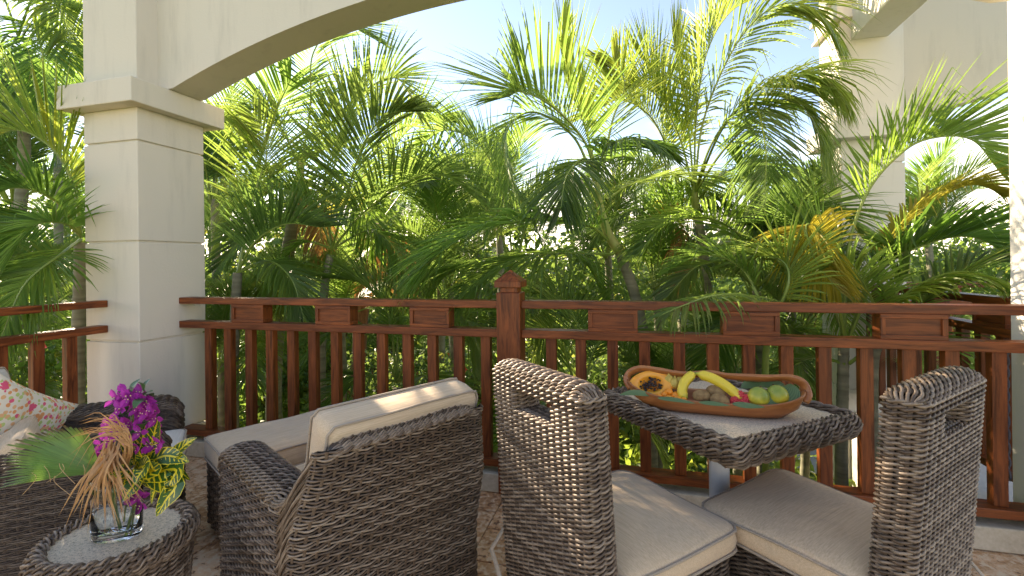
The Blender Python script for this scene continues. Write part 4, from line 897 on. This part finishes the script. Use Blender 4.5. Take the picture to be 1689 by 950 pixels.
for k, a in enumerate([
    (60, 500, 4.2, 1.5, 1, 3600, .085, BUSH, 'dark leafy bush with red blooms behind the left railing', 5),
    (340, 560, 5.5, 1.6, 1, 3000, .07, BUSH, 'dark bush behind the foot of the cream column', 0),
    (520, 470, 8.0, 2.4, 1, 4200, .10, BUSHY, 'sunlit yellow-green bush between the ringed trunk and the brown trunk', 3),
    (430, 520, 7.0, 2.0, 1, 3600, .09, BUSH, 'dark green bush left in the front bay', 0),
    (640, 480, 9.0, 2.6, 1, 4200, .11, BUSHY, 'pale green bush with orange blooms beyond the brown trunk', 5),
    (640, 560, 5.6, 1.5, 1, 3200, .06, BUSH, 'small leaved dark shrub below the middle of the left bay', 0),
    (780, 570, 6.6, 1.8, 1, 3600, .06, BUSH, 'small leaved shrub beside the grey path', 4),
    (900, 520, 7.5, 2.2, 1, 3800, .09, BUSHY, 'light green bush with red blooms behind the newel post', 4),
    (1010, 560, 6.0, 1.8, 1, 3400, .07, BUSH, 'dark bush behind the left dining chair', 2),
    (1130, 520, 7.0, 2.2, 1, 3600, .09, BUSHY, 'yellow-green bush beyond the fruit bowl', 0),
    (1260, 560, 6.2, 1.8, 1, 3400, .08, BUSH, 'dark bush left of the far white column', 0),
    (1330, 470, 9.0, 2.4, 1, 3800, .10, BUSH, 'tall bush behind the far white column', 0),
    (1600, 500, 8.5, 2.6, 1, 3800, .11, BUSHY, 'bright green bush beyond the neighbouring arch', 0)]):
    bush(a[0], a[1], a[2], a[3], a[4], a[5], a[6], a[7], a[8], a[9], k)
RS = np.random.RandomState(9); lobes = []
for k in range(150):
    px = RS.uniform(-700, 2300); D = RS.uniform(10, 17); c = at(px, 470, D); top = RS.uniform(2.2, 3.9) * (1.25 if px < 700 else 1.0); lobes.append(((c.x, c.y, GZ + top * .5), (1.2, 1.0, top * .55)))
V, T, ti = leaf_cloud(85000, lobes, .21, RS, zmin=GZ); tag(link('hedge', fast_mesh('hedge', V, T, BUSH, False, ti)), 'deep green mass of mixed planting closing the garden behind the palms', 'hedge', kind='stuff')
lobes = []
for k in range(170):
    px = RS.uniform(-400, 1900); D = RS.uniform(4.0, 10); c = at(px, 500, D); lobes.append(((c.x, c.y, GZ + .12), (.5, .45, .28)))
V, T, ti = leaf_cloud(30000, lobes, .13, RS, zmin=GZ); tag(link('ground_cover', fast_mesh('ground_cover', V, T, BUSHY, False, ti)), 'low leafy ground cover under the palms', 'ground cover', kind='stuff')

# ------------------------------------------------------------------ fruit bowl on the table
BO = (.262, 1.875, .7345); BR = R(-4)
Mb = Matrix.Translation(BO) @ Matrix.Rotation(BR, 4, 'Z')
t = NT('carved_wood'); g = t.noise(t.co((1.5, 22, 22)), 3.5, 5, .6, .6); t.pr(Base_Color=t.mix(t.math('MULTIPLY', t.noise(t.co(), 7, 3), .5), t.ramp(g, [(.3, (.30, .095, .026)), (.7, (.50, .19, .055))]), (.30, .09, .025)), Roughness=.42, Coat_Weight=.15); CARV = t.m
def put(mb, name, mats, parent=None, smooth=True, M=None, auto=None):
    o = mb.build(name, mats, parent, smooth=smooth, auto=auto)
    if M is not None: o.matrix_world = M
    return o
bowl = empty('fruit_bowl', BO, BR, label='long carved orange wooden bowl with a loop handle on the granite table', cat='bowl')
mb = MB(); n = 64
def ring(k, z, zk=0.0, ins=0.0):
    r = []
    for i in range(n):
        a = 2 * PI * i / n; x = math.copysign(abs(math.cos(a)) ** .62, math.cos(a)) * (.302 - ins) * k; y = math.copysign(abs(math.sin(a)) ** .72, math.sin(a)) * (.086 - ins) * k
        r.append((x, y, z + zk * abs(x / .318) ** 4))
    return r
mb.grid([ring(.001, .0), ring(.62, .0), ring(.78, .005), ring(.93, .022, .03), ring(1, .049, .052), ring(.995, .054, .054), ring(1, .051, .052, .012), ring(.92, .028, .03, .012), ring(.76, .014, 0, .012), ring(.5, .010), ring(.001, .009)], closed_u=True)
put(mb, 'dish', CARV, bowl)
mb = MB(); hp = catmull([(-.285, .0, .062), (-.305, .006, .092), (-.292, .014, .118), (-.25, .020, .134), (-.19, .024, .128), (-.10, .024, .120), (.0, .024, .128), (.06, .024, .124), (.17, .024, .124), (.250, .020, .132), (.296, .014, .118), (.306, .008, .085), (.290, .0, .060)], 60)
mb.tube(hp, [.019 + .013 * (abs(i - 30) / 30) ** 4 + .0016 * math.sin(i * .7) for i in range(60)], 12, 0, flat=.52); put(mb, 'handle', CARV, bowl)
def ball(mb, c, r, seg=16, rings=10, M=None, mat=0, f=None):
    P = []
    for j in range(rings + 1):
        b = -PI / 2 + PI * j / rings; row = []
        for i in range(seg):
            a = 2 * PI * i / seg; d = Vector((math.cos(a) * math.cos(b), math.sin(a) * math.cos(b), math.sin(b))); k = f(d) if f else 1
            p = Vector((d.x * r[0], d.y * r[1], d.z * r[2])) * k
            if M is not None: p = M @ p
            row.append(p + Vector(c))
        P.append(row)
    return mb.grid(P, closed_u=True, mat=mat)
def fruitmat(name, a, b, sc=20, rough=.4, bump=0, **k):
    t = NT(name); n_ = t.noise(t.co(), sc, 4, .6); kw = dict(Base_Color=t.ramp(n_, [(.35, a), (.65, b)]), Roughness=rough, **k)
    if bump: kw['Normal'] = t.bump(t.noise(t.co(), 300, 2), bump, .002)
    t.pr(**kw); return t.m
def fm(x, y, z, *rots):
    M = Mb @ Matrix.Translation((x, y, z))
    for a, ax in rots: M = M @ Matrix.Rotation(R(a), 4, ax)
    return M
SKIN = fruitmat('papaya_skin', (.20, .20, .04), (.45, .26, .04), 9); FLESH = fruitmat('papaya_flesh', (.90, .34, .03), (.95, .45, .06), 14, .35, Subsurface_Weight=.15, Subsurface_Scale=.01); SEED = flat('papaya_seed', (.02, .012, .01), .25); CAV = fruitmat('papaya_cavity', (.45, .15, .02), (.62, .26, .04), 30)
pa = empty('papaya_half', label='cut papaya half with orange flesh and black seeds at the left end of the bowl', cat='papaya'); pa.matrix_world = fm(-.215, -.008, .082, (8, 'Z'), (-28, 'X'), (-6, 'Y')) @ Matrix.Scale(1.12, 4)
mb = MB(); Pg = []     # local: cut face looks to -Y
for j in range(9):
    b = PI / 2 * j / 8; row = []
    for i in range(28):
        a = 2 * PI * i / 28; k = 1 + .10 * math.cos(a); row.append((.074 * math.cos(b) * math.cos(a), .058 * math.sin(b), .048 * k * math.cos(b) * math.sin(a)))
    Pg.append(row)
mb.grid(Pg, closed_u=True); put(mb, 'skin', SKIN, pa)
mb = MB(); Pg = [[(.0735 * k * math.cos(2 * PI * i / 28), y, .0475 * (1 + .1 * math.cos(2 * PI * i / 28)) * k * math.sin(2 * PI * i / 28)) for i in range(28)] for k, y in ((1, .0), (.96, -.002), (.62, -.001), (.56, .004), (.42, .014), (.001, .018))]
mb.grid(Pg, closed_u=True); put(mb, 'flesh', FLESH, pa)
rs_ = random.Random(4)
mb = MB()
for k in range(7): mb.tube([(rs_.uniform(-.03, .03), .012, rs_.uniform(-.02, .02)), (rs_.uniform(-.035, .035), .004, rs_.uniform(-.02, .02))], .002, 4)
put(mb, 'fibre', CAV, pa)
sb = MB(); ball(sb, (0, 0, 0), (.0042, .0036, .0036), 6, 4); o = sb.build('seed', SEED, smooth=True); sm_ = o.data; bpy.data.objects.remove(o)
for k in range(58):
    a, q = rs_.uniform(0, 6.28), math.sqrt(rs_.random()); link('seed', sm_, pa, (.040 * q * math.cos(a), .006 - .006 * (1 - q) + rs_.uniform(-.003, .002), .024 * q * math.sin(a)))
KUM = fruitmat('kumquat_peel', (.90, .28, .02), (.95, .36, .03), 12, .35, .1); lab = ['leftmost small orange kumquat under the papaya', 'kumquat behind the leftmost one', 'kumquat at the front edge of the small orange heap', 'topmost kumquat of the small orange heap', 'kumquat below the physalis', 'kumquat right of the heap beside the banana', 'round kumquat alone at the banana foot', 'hidden kumquat at the back of the heap']
for k, (x, y, z) in enumerate([(-.185, -.050, .046), (-.165, -.032, .053), (-.148, -.055, .046), (-.150, -.030, .064), (-.127, -.040, .054), (-.118, -.054, .046), (-.098, -.056, .045), (-.125, -.010, .050)]):
    mb = MB(); ball(mb, (0, 0, 0), (.016, .0125, .0125), 14, 8); o = put(mb, 'kumquat', KUM, M=fm(x, y, z, (rs_.uniform(0, 180), 'Z'))); tag(o, lab[k], 'kumquat', 'kumquats in the bowl')
PHY = fruitmat('physalis_husk', (.50, .34, .05), (.66, .50, .12), 40, .6)
for k, (x, y, z) in enumerate([(-.150, .020, .098), (-.128, .012, .088), (-.108, .024, .095)]):
    mb = MB(); ball(mb, (0, 0, 0), (.017, .017, .022), 20, 10, f=lambda d: 1 + .10 * math.cos(5 * math.atan2(d.y, d.x)) - .12 * max(0, d.z) + (.5 if d.z > .985 else 0))
    o = put(mb, 'physalis', PHY, M=fm(x, y, z, (rs_.uniform(-30, 30), 'X'))); tag(o, ['papery yellow physalis next to the papaya', 'lower physalis between its two neighbours', 'physalis closest to the banana'][k], 'physalis', 'physalis fruits in the bowl')
t = NT('banana_peel'); sp = t.N('SeparateXYZ', {'Vector': t.tc.outputs['UV']}).outputs; c = t.ramp(sp[0], [(0, (.16, .11, .03)), (.05, (.42, .42, .06)), (.16, (.80, .58, .05)), (.85, (.80, .57, .05)), (.95, (.45, .42, .06)), (1, (.06, .04, .02))])
sp2 = t.noise(t.co(), 70, 3, .7); c = t.mix(t.N('MapRange', {'Value': sp2, 'From Min': .66, 'From Max': .72}).outputs[0], c, (.25, .14, .04)); t.pr(Base_Color=c, Roughness=.42); BAN = t.m
def banana(pts, label):
    C = catmull(pts, 26); mb = MB(); vs = []; uv = []; fs = []
    for i, p in enumerate(C):
        t_ = i / 25; r_ = .0165 * min(1, .28 + 5 * max(0, t_ - .06)) * min(1, .25 + 6 * (1 - t_)) * (1 + .1 * math.sin(PI * t_)); T = (C[min(i + 1, 25)] - C[max(0, i - 1)]).normalized(); S = T.cross(Vector((0, 1, 0))).normalized(); B_ = T.cross(S)
        for k in range(10): a = 2 * PI * k / 10; kk = 1 + .07 * math.cos(5 * a); vs.append(p + (S * math.cos(a) + B_ * math.sin(a)) * r_ * kk); uv.append((t_, k / 10 + .01))
    for i in range(25):
        for k in range(10): fs.append((i * 10 + k, i * 10 + (k + 1) % 10, (i + 1) * 10 + (k + 1) % 10, (i + 1) * 10 + k))
    fs += [tuple(range(9, -1, -1)), tuple(250 + k for k in range(10))]
    mb.add(vs, fs, 0, None, uv); return tag(put(mb, 'banana', BAN, M=Mb.copy()), label, 'banana', 'bananas in the bowl')
banana([(-.058, .012, .132), (-.030, .004, .126), (.005, -.008, .118), (.045, -.02, .098), (.080, -.03, .070), (.098, -.035, .045)], 'long banana arching from the middle of the bowl down towards the raspberries')
banana([(-.050, .014, .128), (-.072, .0, .122), (-.096, -.02, .098), (-.104, -.04, .068), (-.088, -.055, .046)], 'short curved banana hanging down at the left of the pair')
KIW = fruitmat('kiwi_skin', (.20, .11, .04), (.33, .20, .08), 60, .8, .5)
for k, (x, y, z, a) in enumerate([(-.036, -.048, .060, 20), (.012, -.020, .072, -10), (.022, -.062, .054, 0), (.05, -.05, .054, 30)][:3]):
    mb = MB(); ball(mb, (0, 0, 0), (.034, .0255, .0255), 18, 10); o = put(mb, 'kiwi', KIW, M=fm(x, y, z, (a, 'Z'), (12, 'Y'))); tag(o, ['brown kiwi under the bend of the two bananas', 'brown kiwi at the back against the long banana', 'brown kiwi at the front beside the red berries'][k], 'kiwi', 'kiwis in the bowl')
RASP = fruitmat('raspberry_red', (.55, .03, .04), (.70, .07, .07), 30, .45)
for k, (x, y, z) in enumerate([(.072, -.052, .050), (.100, -.056, .048), (.092, -.030, .068), (.076, -.008, .072), (.112, -.038, .058)]):
    mb = MB(); rr_ = random.Random(k)
    for q in range(46):
        ph = math.acos(1 - 2 * (q + .5) / 46); th = PI * (1 + 5 ** .5) * q; ball(mb, (.0155 * math.cos(th) * math.sin(ph), .0155 * math.sin(th) * math.sin(ph), .018 * math.cos(ph)), (.0042,) * 3, 6, 4)
    ball(mb, (0, 0, 0), (.0155, .0155, .018), 10, 6); o = put(mb, 'raspberry', RASP, M=fm(x, y, z, (rs_.uniform(-60, 60), 'Y')))
    tag(o, ['bumpy red berry touching the front kiwi', 'bumpy red berry lowest and nearest the mangoes', 'bumpy red berry on top in the middle of the group', 'bumpy red berry furthest back under the banana tip', 'bumpy red berry right against the left mango'][k], 'berry', 'red berries in the bowl')
t = NT('mango_skin'); g = t.N('SeparateXYZ', {'Vector': t.tc.outputs['Object']}).outputs; n_ = t.noise(t.co(), 22, 4); f_z = t.math('ADD', t.math('MULTIPLY', g[2], 14.0), n_)
t.pr(Base_Color=t.mix(t.math('GREATER_THAN', t.noise(t.co(), 160, 2), .70), t.ramp(f_z, [(.15, (.55, .33, .03)), (.45, (.55, .48, .05)), (.9, (.22, .28, .04))]), (.20, .16, .04)), Roughness=.35); MANG = t.m
for k, (x, y, z, a) in enumerate([(.148, -.040, .068, 10), (.212, -.020, .074, -20)]):
    mb = MB(); ball(mb, (0, 0, 0), (.036, .032, .037), 22, 14, f=lambda d: 1 + .06 * d.z + .03 * d.x); o = put(mb, 'mango', MANG, M=fm(x, y, z, (a, 'Z'), (a, 'Y'))); sm2 = MB(); sm2.tube([(0, 0, .036), (.002, 0, .043)], [.003, .0022], 6); sm2.build('stem', FIBRE, o); tag(o, ['green-yellow mango beside the red berries', 'green-yellow mango nearest the right end of the bowl'][k], 'mango', 'two mangoes in the bowl')
t = NT('liner_leaf'); sp = t.N('SeparateXYZ', {'Vector': t.tc.outputs['UV']}).outputs; w_ = t.math('SINE', t.math('MULTIPLY', sp[0], 60.0)); t.pr(Base_Color=t.mix(t.math('MULTIPLY', t.math('ADD', w_, 1.0), .5), (.07, .13, .045), (.13, .20, .07)), Roughness=.5); LIN = t.m
def blade(pts, w, name, mat, label=None, cat=None, M=None, nrm=Vector((0, -1, .6)), fold=.25, parent=None, n=16, tipw=1.0, wave=0, group=None, mb=None, yk=0):
    C = catmull(pts, n); vs, uv, fs = [], [], []
    for i, p in enumerate(C):
        t_ = i / (n - 1); T = (C[min(i + 1, n - 1)] - C[max(0, i - 1)]).normalized(); S = T.cross(nrm).normalized(); U = S.cross(T); ww = w * .5 * max(.02, math.sin(PI * min(1, t_ ** .8)) ** .75) * (1 + wave * math.sin(t_ * 22))
        for q in (-1, -.5, 0, .5, 1): vs.append(p + S * ww * q + U * (abs(q) * ww * fold + wave * ww * math.sin(t_ * 18 + q * 2) * abs(q))); uv.append(((q + 1) / 2 + .001, t_ + .001))
    for i in range(n - 1):
        for q in range(4): fs.append((i * 5 + q, i * 5 + q + 1, i * 5 + q + 6, i * 5 + q + 5))
    m2 = mb or MB(); m2.add(vs, fs, 0, None, uv)
    if mb: return mb
    o = put(m2, name, mat, parent, M=M)
    return tag(o, label, cat, group) if label else o
for k, (pts, w) in enumerate([([(-.20, -.06, .056), (-.27, -.085, .066), (-.325, -.10, .058)], .022), ([(-.19, -.088, .054), (-.13, -.108, .058), (-.06, -.106, .050)], .016), ([(-.05, -.098, .053), (.0, -.112, .056), (.05, -.106, .052)], .015),
    ([(.06, -.085, .054), (.10, -.110, .058), (.16, -.100, .054)], .020), ([(.10, .02, .085), (.15, .04, .105), (.20, .045, .105), (.245, .03, .105)], .045), ([(.17, -.06, .050), (.22, -.03, .07), (.255, .0, .09), (.262, .02, .112)], .080)]):
    blade([Vector(p) for p in pts], w, 'liner_leaf', LIN, ['folded green leaf hanging over the left end of the bowl', 'narrow green leaf at the front rim below the kumquats', 'narrow green leaf at the front rim below the kiwis', 'short green leaf at the front rim below the berries', 'broad green leaf standing behind the mangoes', 'broad ribbed leaf right of the mangoes'][k], 'leaf', M=Mb.copy(), group='leaves lining the bowl')

# ------------------------------------------------------------------ vase and flowers on the side table
t = NT('clear_glass'); t.pr(Base_Color=(.97, .98, .98), Roughness=.02, Transmission_Weight=1.0, IOR=1.45); GLASS = t.m
t = NT('water'); t.pr(Base_Color=(.97, .99, .97), Roughness=.0, Transmission_Weight=1.0, IOR=1.33); WATER = t.m
VB = Vector((-1.512, 1.062, .4835)); cr = Vector((_c, _s, 0)); cf = Vector((-_s, _c, 0))
vase = empty('glass_vase', VB, YAW + .25, label='clear oval glass vase holding the tropical flowers', cat='vase')
def oval(prof, seg=48): return [[(a_ * math.cos(2 * PI * i / seg), b_ * math.sin(2 * PI * i / seg), z) for i in range(seg)] for a_, b_, z in prof]
mb = MB(); mb.grid(oval([(.001, .001, 0), (.060, .034, 0), (.065, .038, .006), (.067, .040, .12), (.068, .041, .178), (.066, .039, .180), (.064, .037, .178), (.063, .036, .12), (.061, .034, .024), (.05, .028, .020), (.001, .001, .019)]), closed_u=True); put(mb, 'glass', GLASS, vase)
mb = MB(); mb.grid(oval([(.001, .001, .0195), (.0495, .0275, .0205), (.0605, .0335, .0245), (.0622, .0352, .095), (.0005, .0005, .0951)]), closed_u=True); put(mb, 'water', WATER, vase)
DV = 1.41
vt = lambda px, py, d=0.0: at(px, py, DV + d)
# fan leaf
mb = MB(); hub = vt(168, 780); nseg = 30; RF = random.Random(2)
for k in range(nseg):
    q = k / (nseg - 1); a = R(94 + 84 * q); l = (.172 + .070 * math.sin(min(1, q * 1.25) * PI * .62)) * RF.uniform(.96, 1.04)
    d = cr * math.cos(a) + Vector((0, 0, 1)) * math.sin(a) * .95 - cf * (.25 + .15 * math.sin(q * 3)); d.normalize(); a2 = a + R(90); sd2 = cr * math.cos(a2) + Vector((0, 0, 1)) * math.sin(a2)
    hw_ = .5 * R(84) / nseg; vs = []; cs = []; rv = RF.random()
    for i in range(7):
        t_ = i / 6; p = hub + d * l * t_ + Vector((0, 0, -.02 * t_ ** 3)); ww = l * t_ * hw_ * (1.04 if t_ < .72 else max(.08, 1.04 - (t_ - .72) * 3.3)); 
        vs += [p - sd2 * ww + cf * .004 * t_, p - cf * .003 * t_, p + sd2 * ww + cf * .004 * t_]; cs += [(rv, t_ * .95, .1 * RF.random() + (.25 if t_ > .8 else 0))] * 3
    mb.add(vs, [(i * 3 + e, i * 3 + e + 1, i * 3 + e + 4, i * 3 + e + 3) for i in range(6) for e in range(2)], 0, cs)
mb.tube([hub, vt(185, 815), vt(200, 870)], .004, 6, 0, col=(.8, .2, .2)); tag(mb.build('fan_palm_leaf', FANL), 'pleated green fan palm leaf spreading left out of the vase', 'palm leaf')
mb = MB()
for k in range(6):
    p0 = vt(RF.uniform(40, 150), RF.uniform(760, 795), -.05); mb.tube(catmull([p0, p0 + cr * RF.uniform(-.02, .03) + Vector((0, 0, -.02)), p0 + cr * RF.uniform(-.05, .05) + Vector((0, 0, -RF.uniform(.03, .07)))], 8), .0008, 4, 0, col=(.5, .1, .9))
mb.build('thread', DRY, bpy.data.objects['fan_palm_leaf'])
# dried leaf
def strip(mb, pts, w, rv, n=9):
    C = catmull(pts, n); vs, cs, fs = [], [], []
    for i, p in enumerate(C):
        t_ = i / (n - 1); T = (C[min(i + 1, n - 1)] - C[max(0, i - 1)]).normalized(); S = T.cross(cf).normalized(); ww = w * .5 * (.45 + .55 * math.sin(PI * t_)) * (1 - t_ ** 4 * .95)
        vs += [p - S * ww, p - cf * ww * .5, p + S * ww]; cs += [(rv, t_ * .8, RF.random() * .5)] * 3
    for i in range(n - 1): fs += [(i * 3 + e, i * 3 + e + 1, i * 3 + e + 4, i * 3 + e + 3) for e in range(2)]
    mb.add(vs, fs, 0, cs)
mb = MB()
for k in range(46):
    q = k / 45; a = R(-128 + 78 * q + RF.uniform(-6, 6)); l = RF.uniform(70, 132) * (1.0 if q < .7 else .75); x0, y0 = 182 + RF.uniform(-13, 13), 752 + RF.uniform(-12, 16); dz = RF.uniform(-.10, -.02)
    x1, y1 = x0 + math.cos(a) * l * .5 - 6, y0 - math.sin(a) * l * .42; x2, y2 = x0 + math.cos(a) * l, y0 - math.sin(a) * l
    strip(mb, [vt(x0 + 4, y0 - 16, -.02), vt(x0, y0, dz * .5), vt(x1, y1, dz), vt(x2 + RF.uniform(-4, 4), y2, dz)], RF.uniform(.006, .011), RF.random())
for k in range(26):
    q = k / 25; x2, y2 = (105 + RF.uniform(-3, 40), 762 + RF.uniform(-75, 60)) if k % 2 else (150 + RF.uniform(-8, 30), 690 + RF.uniform(-3, 40))
    strip(mb, [vt(196 + RF.uniform(-6, 10), 780, -.02), vt(213 + RF.uniform(-8, 6), 742 + RF.uniform(-8, 8), -.05), vt(205 + RF.uniform(-8, 6), 704 + 26 * q, -.06), vt((198 + x2) / 2, min(y2, 712 + 28 * q) - 6, -.07), vt(x2, y2, -.06)], RF.uniform(.0028, .005), RF.random(), 14)
tag(mb.build('dried_palm_leaf', DRY), 'dry curled tan palm leaf hanging over the front of the vase', 'dried leaf')
# bougainvillea
t = NT('purple_bract'); n_ = t.noise(t.co(), 60, 3); p_ = t.N('BsdfPrincipled', {'Base Color': t.mix(n_, (.30, .015, .26), (.50, .04, .42)), 'Roughness': .55}); tr_ = t.N('BsdfTranslucent', {'Color': (.75, .10, .60, 1)}); m_ = t.N('MixShader', {'Fac': .4}); t.l.new(p_.outputs[0], m_.inputs[1]); t.l.new(tr_.outputs[0], m_.inputs[2]); t.l.new(m_.outputs[0], t.out.inputs['Surface']); BRACT = t.m
CREAM = flat('cream_floret', (.80, .62, .30)); GLF = flat('deep_green_leaf', (.05, .11, .03), .35)
fl = MB()
for q in range(3):
    a0 = q * 2 * PI / 3
    for (l, w, hgt) in ((1, 1, 1),):
        e = lambda r_, aa, z: Vector((r_ * math.cos(a0 + aa), r_ * math.sin(a0 + aa), z))
        fl.add([e(0, 0, 0), e(.012, -.75, .006), e(.021, -.42, .013), e(.030, 0, .014), e(.021, .42, .013), e(.012, .75, .006), e(.014, 0, .003)], [(0, 1, 6), (1, 2, 6), (2, 3, 6), (3, 4, 6), (4, 5, 6), (5, 0, 6)], 0)
    fl.tube([(0, 0, 0), e(.004, .5, .008), e(.006, .5, .012)], .0008, 5, 0); fl.lathe([(.0004, .0125), (.0019, .013), (.0004, .0145)], 5, (e(.006, .5, 0).x, e(.006, .5, 0).y), 1)
o = fl.build('flower', [BRACT, CREAM]); FLM = o.data; bpy.data.objects.remove(o)
lf = MB(); blade([Vector((0, 0, 0)), Vector((.02, 0, .006)), Vector((.042, 0, 0))], .026, '', None, nrm=Vector((0, 0, 1)), n=7, mb=lf); o = lf.build('leaf', GLF, smooth=True); LFM = o.data; bpy.data.objects.remove(o)
RB = random.Random(12)
def spray(lab_, stems, spots):
    root = empty('bougainvillea_spray', vt(*stems[-1][:2]), label=lab_, cat='flowers'); inv = root.location.copy()
    mb = MB(); mb.tube([vt(*s) - inv for s in stems], .0022, 6); mb.build('stem', RACH, root)
    for px, py, d, kind in spots:
        o = link('flower' if kind else 'leaf', FLM if kind else LFM, root, vt(px, py, d) - inv); v = Vector((RB.uniform(-.8, .8), 0, RB.uniform(-.5, .9))) ; dirv = (-cf + cr * v.x + Vector((0, 0, v.z))).normalized()
        o.rotation_euler = (dirv.to_track_quat('Z', 'Y') if kind else Vector((RB.uniform(-1, 1), RB.uniform(-.5, .5), RB.uniform(-.3, 1))).to_track_quat('X', 'Z')).to_euler(); s = RB.uniform(.8, 1.15); o.scale = (s, s, s)
spots = []
for k in range(52):
    q = RB.random(); y = 645 + q * 92; xc = 215 + 14 * q; hwid = 16 + 34 * math.sin(min(1, q * 1.2) * PI * .55); spots.append((xc + RB.uniform(-1, 1) * hwid, y, RB.uniform(-.03, .05), 1))
spots += [(250, 668, 0, 1), (262, 678, 0, 1), (258, 690, 0, 1)] + [(RB.uniform(195, 255), RB.uniform(645, 720), RB.uniform(-.03, .02), 0) for k in range(16)] + [(236 + k * 2, 643 + 4 * k, 0, 0) for k in range(3)]
spray('purple bougainvillea spray standing tallest in the vase', [(205, 860), (212, 790), (218, 720), (222, 650)], spots)
spray('small purple bougainvillea sprig low on the left behind the dried leaf', [(196, 860), (186, 800), (165, 760), (135, 755)], [(RB.uniform(122, 186), 745 + RB.uniform(-8, 18), RB.uniform(.0, .04), 1) for k in range(12)] + [(165, 733, 0, 1), (176, 728, 0, 1)])
spray('purple bougainvillea sprig sunk in the mouth of the vase', [(215, 880), (222, 840), (226, 815)], [(RB.uniform(208, 238), RB.uniform(806, 832), RB.uniform(-.01, .03), 1) for k in range(8)])
# croton
t = NT('croton_leaf'); sp = t.N('SeparateXYZ', {'Vector': t.tc.outputs['UV']}).outputs; ax_ = t.math('ABSOLUTE', t.math('SUBTRACT', sp[0], .5)); ob = t.N('ObjectInfo').outputs['Random']
vein = t.math('SINE', t.math('MULTIPLY', t.math('SUBTRACT', sp[1], t.math('MULTIPLY', ax_, .22)), 78.0)); nn_ = t.noise(t.N('VectorMath', {0: t.tc.outputs['UV'], 1: t.N('CombineXYZ', {'Z': t.math('MULTIPLY', ob, 9.0)}).outputs[0]}, operation='ADD').outputs[0], 3.2, 3)
mid_ = t.math('LESS_THAN', ax_, .055); vv = t.math('GREATER_THAN', t.math('ADD', vein, t.math('MULTIPLY', t.math('SUBTRACT', nn_, .5), 3.2)), .80); blot = t.math('GREATER_THAN', t.math('ADD', nn_, t.math('SUBTRACT', .25, t.math('MULTIPLY', ax_, .9))), .74)
edge = t.math('GREATER_THAN', ax_, .46); yf = t.math('MAXIMUM', t.math('MAXIMUM', mid_, vv), t.math('MAXIMUM', blot, edge)); c = t.mix(yf, t.mix(nn_, (.02, .075, .015), (.05, .15, .02)), (.74, .60, .03))
p_ = t.N('BsdfPrincipled', {'Base Color': c, 'Roughness': .28, 'Coat Weight': .2}); tr_ = t.N('BsdfTranslucent', {'Color': c}); m_ = t.N('MixShader', {'Fac': .22}); t.l.new(p_.outputs[0], m_.inputs[1]); t.l.new(tr_.outputs[0], m_.inputs[2]); t.l.new(m_.outputs[0], t.out.inputs['Surface']); CROT = t.m
CB = vt(232, 782); cro = empty('croton_sprig', CB, label='yellow and green veined croton leaves on the right side of the vase', cat='leaves')
for k, (tx, ty, mx_, my_, w, d) in enumerate([(262, 688, 250, 735, .046, .0), (240, 700, 232, 742, .040, .03), (166, 716, 205, 712, .034, .04), (325, 722, 285, 752, .036, -.02), (298, 748, 268, 752, .030, .03), (312, 762, 272, 752, .040, -.03), (314, 792, 280, 770, .026, .0), (258, 852, 290, 800, .046, -.07), (276, 812, 290, 775, .050, -.05),
    (250, 832, 258, 800, .026, -.03), (204, 826, 220, 800, .036, -.05), (222, 800, 238, 772, .046, -.09), (180, 782, 205, 778, .032, -.06), (228, 742, 236, 762, .034, -.02), (300, 770, 275, 775, .030, .02), (246, 760, 252, 775, .04, -.06), (270, 725, 252, 750, .03, .02), (195, 792, 214, 790, .028, -.02)]):
    tip, mid = vt(tx, ty, d), vt(mx_, my_, d * .7); b0 = CB + Vector((RB.uniform(-.01, .01), RB.uniform(-.01, .01), RB.uniform(-.02, .015)))
    blade([p - CB for p in (b0, (b0 * .5 + mid * .5) + Vector((0, 0, .006)), mid, (mid * .45 + tip * .55) + Vector((0, 0, .004)), tip)], w * 1.3, 'leaf', CROT, nrm=(-cf + Vector((RB.uniform(-.4, .4), 0, .55))), parent=cro, n=18, wave=.05, fold=.22)
mb = MB(); mb.tube([Vector((0, 0, 0)), vt(222, 830) - CB, vt(208, 880) - CB], .004, 6); mb.build('stem', RACH, cro)

# ------------------------------------------------------------------ small things by the right pier
mb = MB(); ch = [Vector((1.66, 2.60, z)) for z in np.linspace(.85, .18, 3)]
mb = MB(); rc = catmull([(1.655, 2.70, .90), (1.653, 2.702, .6), (1.655, 2.70, .25)], 40)
for ph_ in range(2): mb.tube([p + Vector((.006 * math.cos(i * .9 + ph_ * PI), .006 * math.sin(i * .9 + ph_ * PI), 0)) for i, p in enumerate(rc)], .005, 5)
tag(mb.build('twisted_cord', flat('dark_cord', (.10, .10, .13), .6), smooth=True), 'dark twisted cord hanging beside the right pier behind the railing', 'cord')
